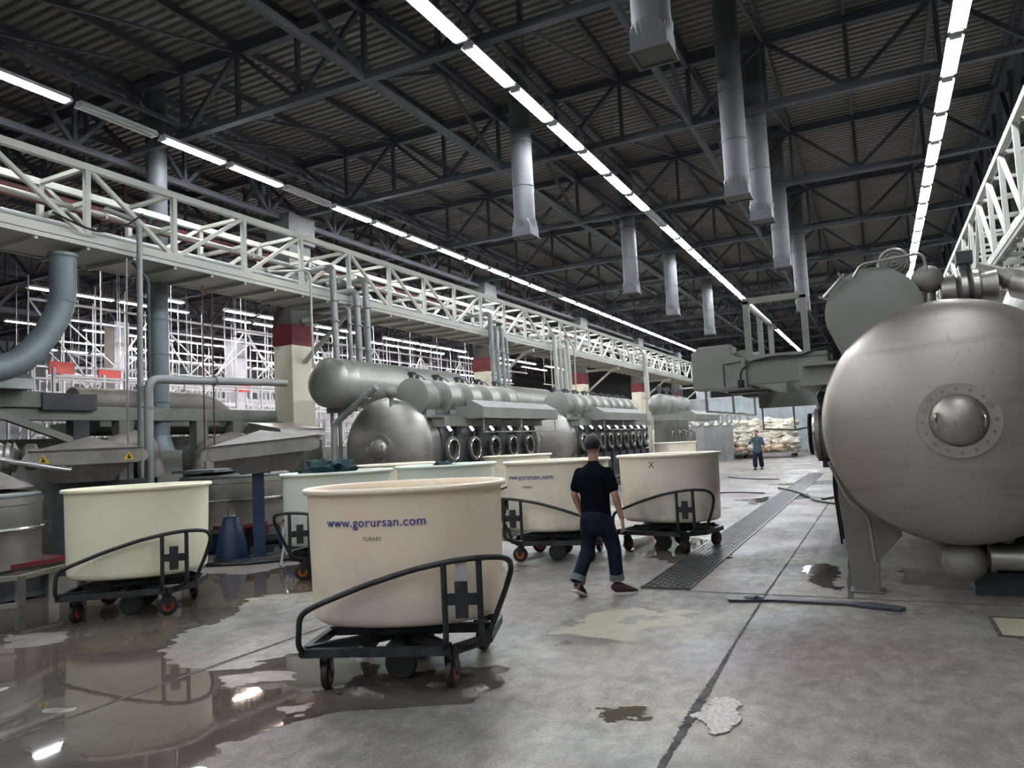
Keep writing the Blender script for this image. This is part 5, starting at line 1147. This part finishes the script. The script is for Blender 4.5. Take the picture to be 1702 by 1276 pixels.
# ================================================================== side hall
for k, (x, y) in enumerate([(-30.6, 21.9), (-30.6, 28.8), (-30.6, 36.5), (-30.6, 46.9), (-47, 30), (-47, 40), (-30.6, 57)]):
    t = thing('side_hall_column', f'white column in the side hall, {ORD[k]} of the distant ones', 'column', (x, y, 0), 0, 'white columns of the side hall')
    obj('shaft', MB().box(-.36, .36, -.36, .36, 0, 8), 'white', t, False)
rnd = random.Random(5)
def rack(x, y0, n, zs, label, st=2.4, w_=1.1, mt='white'):
    t = thing('storage_rack', label, 'rack', (x, y0, 0), 0, 'white racks of the side hall')
    L = n * st
    for zz in zs:
        m = MB(); m.box(-.05, .05, 0, L, zz, zz + .07); obj('shelf_rail', m, mt, t, False)
        m = MB(); m.box(-w_ - .05, -w_ + .05, 0, L, zz + .04, zz + .1); obj('shelf_rail', m, 'white', t, False)
    q = MB(); q.box(-.04, .04, -.04, .04, 0, zs[-1] + .3); Pm = q.mesh('upright', MT[mt], False)
    q = MB(); q.bar((-w_, 0, zs[0]), (0, 0, zs[1]), .04); q.bar((-w_, 0, zs[1]), (0, 0, zs[2]), .04); Bm = q.mesh('end_brace', MT['white'], False)
    for k in range(n + 1):
        link('upright', Pm, t, (0, k * st, 0)); link('upright', Pm, t, (-w_, k * st, 0))
        if k % 2 == 0: link('end_brace', Bm, t, (0, k * st, 0))
    if x < -24:
        m = MB(); q = MB(); q.box(-.02, .02, -.02, .02, zs[-1], 8.2); Rm = q.mesh('hanger_rod', MT['white'], False)
        for k in range(n + 1): link('hanger_rod', Rm, t, (0, k * st, 0)); link('hanger_rod', Rm, t, (0, (k + .5) * st, 0))
        for k in range(n): a, b = (zs[-1] + .3, 7.4) if k % 2 else (7.4, zs[-1] + .3); m.bar((0, k * st, a), (0, (k + 1) * st, b), .05)
        m.box(-.04, .04, 0, L, 7.35, 7.43); obj('upper_lattice', m, 'white', t, False)
    return t
for k, (x, y0, n, zs) in enumerate([(-19, 15, 12, (1.2, 2.1, 2.9)), (-22.5, 14, 14, (1.5, 2.6, 3.5, 4.4)), (-25.5, 15, 14, (1.2, 2.2, 3.2, 4.0)), (-28.3, 18, 14, (1.8, 3.0, 4.2, 5.2)), (-33.5, 20, 14, (1.5, 2.8, 4.0, 5.0)), (-37, 24, 14, (2, 3.4, 4.8, 6)), (-42, 26, 14, (2, 3.6, 5, 6.5))]):
    rack(x, y0, n, zs, f'white pipe rack in the side hall, {ORD[k]} row beyond the gantry')
q = MB(); q.box(-.03, .03, -1.4, 1.4, 0, .05); ML = []
for a in range(4):
    q = MB(); q.box(-.03, .03, -1.4, 1.4, 0, .05); zz = 9.9 - 4.4 - a * .55; q.bar((0, -1.2, .05), (0, -1.2, zz), .015); q.bar((0, 1.2, .05), (0, 1.2, zz), .015); ML.append(q.mesh('hanging_bar', MT['white'], False))
k = 0
for i in range(7):
    for j in range(5):
        o = link('hanging_bar', ML[(i * 3 + j) % 4], None, (-20 - j * 4.3, 15 + i * 5.3 + j * 1.3, 4.4 + (i * 3 + j) % 4 * .55)); tag(o, f'thin white hung bar, line {["one","two","three","four","five"][j]} beyond the gantry, {ORD[i]} from the near end', 'bar', 'hanging bars of the side hall')
for k, (x, y, z_) in enumerate([(-24, 15.2, 4.7), (-24, 16.9, 4.6), (-24, 22.9, 4.4), (-24, 25.6, 4.5), (-23, 42, 3.6)]):
    t = thing('red_sign', f'red overhead sign in the side hall, {ORD[k]} from the left', 'sign', (x, y, z_), 0, 'red signs of the side hall'); obj('board', MB().box(-.02, .02, -.42, .42, 0, .4), 'sign_red', t, False); m = MB(); m.bar((0, -.3, .4), (0, -.3, 9.9 - z_), .02); m.bar((0, .3, .4), (0, .3, 9.9 - z_), .02); obj('hanger', m, 'white', t, False)
for k, (x, y, L_, W2, H_, mt) in enumerate([(-17, 15.5, 6, 2, 1.9, 'greypaint'), (-17, 24, 7, 2.2, 2.0, 'white'), (-17, 34, 8, 2.2, 2.1, 'dusty'), (-21.3, 20, 8, 1.6, 1.8, 'white'), (-21.3, 34, 9, 1.6, 2.2, 'duct'), (-32.2, 26, 9, 1.6, 2.4, 'white')]):
    t = thing('process_machine', f'boxy machine in the side hall, {ORD[k]} from the left', 'machine', (x, y, 0), 0, 'machines of the side hall')
    obj('body', MB().box(-W2 / 2, W2 / 2, 0, L_, 0, H_), mt, t, False, bevel=.05); obj('top_cover', MB().box(-W2 / 2 + .3, W2 / 2 - .3, .5, L_ * .6, H_, H_ + .45), 'greenpaint' if k % 2 else 'steel', t, False, bevel=.05)
    for q in range(4): obj('door', MB().box(W2 / 2, W2 / 2 + .03, .3 + q * L_ / 4, .1 + (q + 1) * L_ / 4, .2, H_ - .3), 'greypaint', t, False)

# ================================================================== far end: fabric bales, sheeting
rnd = random.Random(11); n = 0
def bale(x, y, z_, rx, ry, rz_, label, mat='cloth'):
    global n
    n += 1
    o = lump('fabric_bale', (0, 0, 0), rx, ry, rz_, mat, n * 1.7, .5, 20, 12, 2.6); o.location = (x, y, z_); return tag(o, label, 'fabric bale', 'fabric bales at the end of the aisle')
for row, (z_, mt) in enumerate([(.62, 'cloth_peach'), (1.0, 'cloth'), (1.38, 'cloth'), (1.75, 'cloth'), (2.1, 'cloth')]):
    for k in range(13):
        bale(-13.2 + k * .68 + rnd.uniform(-.12, .12), 48 + rnd.uniform(-.3, .3) + row * .2, z_ + rnd.uniform(-.06, .08), .52, .7, .29, f'whitish crumpled fabric bale at the aisle end, layer {["one","two","three","four","five"][row]} from below, {ORD[k]} from the left', mt if (k + row) % 3 else 'cloth')
for k in range(3):
    t = thing('pallet_trolley', f'low dark trolley carrying the fabric bales, {ORD[k]} from the left', 'trolley', (-12.0 + k * 3, 48, 0), 0, 'bale trolleys'); obj('deck', MB().box(-1.45, 1.45, -.7, .7, .25, .36), 'steel_dark', t, False)
    for a in (-1.2, 1.2):
        for b in (-.55, .55): obj('wheel', MB().cyl((a, b - .04, .13), (a, b + .04, .13), .13, n=16), 'rubber', t)
for k in range(2):
    o = lump('fabric_stack', (0, 0, 0), .8, .6, 1.0, 'cloth', k + 31, .12, 18, 12); o.location = (-12.6 + k * 1.5, 44.5, .95); tag(o, f'upright pale fabric stack next to the pots, {ORD[k]} from the left', 'fabric stack')
t = thing('sheeting_screen', 'pale translucent sheeting screen behind the fabric bales', 'screen', (-9.5, 52, 0))
for k in range(8): obj('sheet', MB().box(-5 + k * 1.7, -3.36 + k * 1.7, -.02, .02, .3, 4.0), 'glass', t, False)
m = MB(); m.box(-5.1, 8.8, -.05, .05, 4.0, 4.1); obj('top_rail', m, 'white', t, False)
for k in range(9): obj('post', MB().box(-5.05 + k * 1.7, -4.98 + k * 1.7, -.05, .05, 0, 4.0), 'white', t, False)
for k, (x, y) in enumerate([(-12.5, 60), (-8.5, 62)]): t = thing('far_column', f'pale column beyond the sheeting screen, {ORD[k]} from the left', 'column', (x, y, 0)); obj('shaft', MB().box(-.5, .5, -.4, .4, 0, 8), 'white', t, False)

# low pumps and hoses between the blue post and the green tub
for k, (x, y, a) in enumerate([(-9.0, 9.75, 40), (-8.55, 10.1, 10), (-9.9, 10.0, 60)]):
    t = thing('floor_pump', f'dark floor pump behind the blue post, {["nearest to the green tub", "farthest back", "behind the blue cone"][k]}', 'pump', (x, y, 0), R(a), 'floor pumps')
    obj('motor', MB().cyl((-.3, 0, .26), (.15, 0, .26), .14, n=20), 'darkpaint' if k else 'bluepaint', t); obj('pump_head', MB().rev([(.0001, .15), (.19, .17), (.21, .25), (.12, .33), (.0001, .34)], (0, 0, .26), 'x', n=20), 'steel_dark', t); obj('base', MB().box(-.38, .4, -.18, .18, 0, .12), 'darkpaint', t, False)
for k, pts in enumerate([[(-9.3, 9.0, .03), (-8.9, 9.2, .05), (-8.7, 9.7, .1), (-9.2, 10, .2)], [(-9.9, 8.8, .03), (-9.4, 8.7, .03), (-8.9, 9.0, .04), (-8.6, 9.5, .06)], [(-10.4, 8.6, .03), (-9.6, 8.45, .03), (-9.0, 8.7, .03), (-8.3, 9.4, .05)]]): hose(pts, .03, f'dark hose on the floor around the blue post, {ORD[k]} from the back')
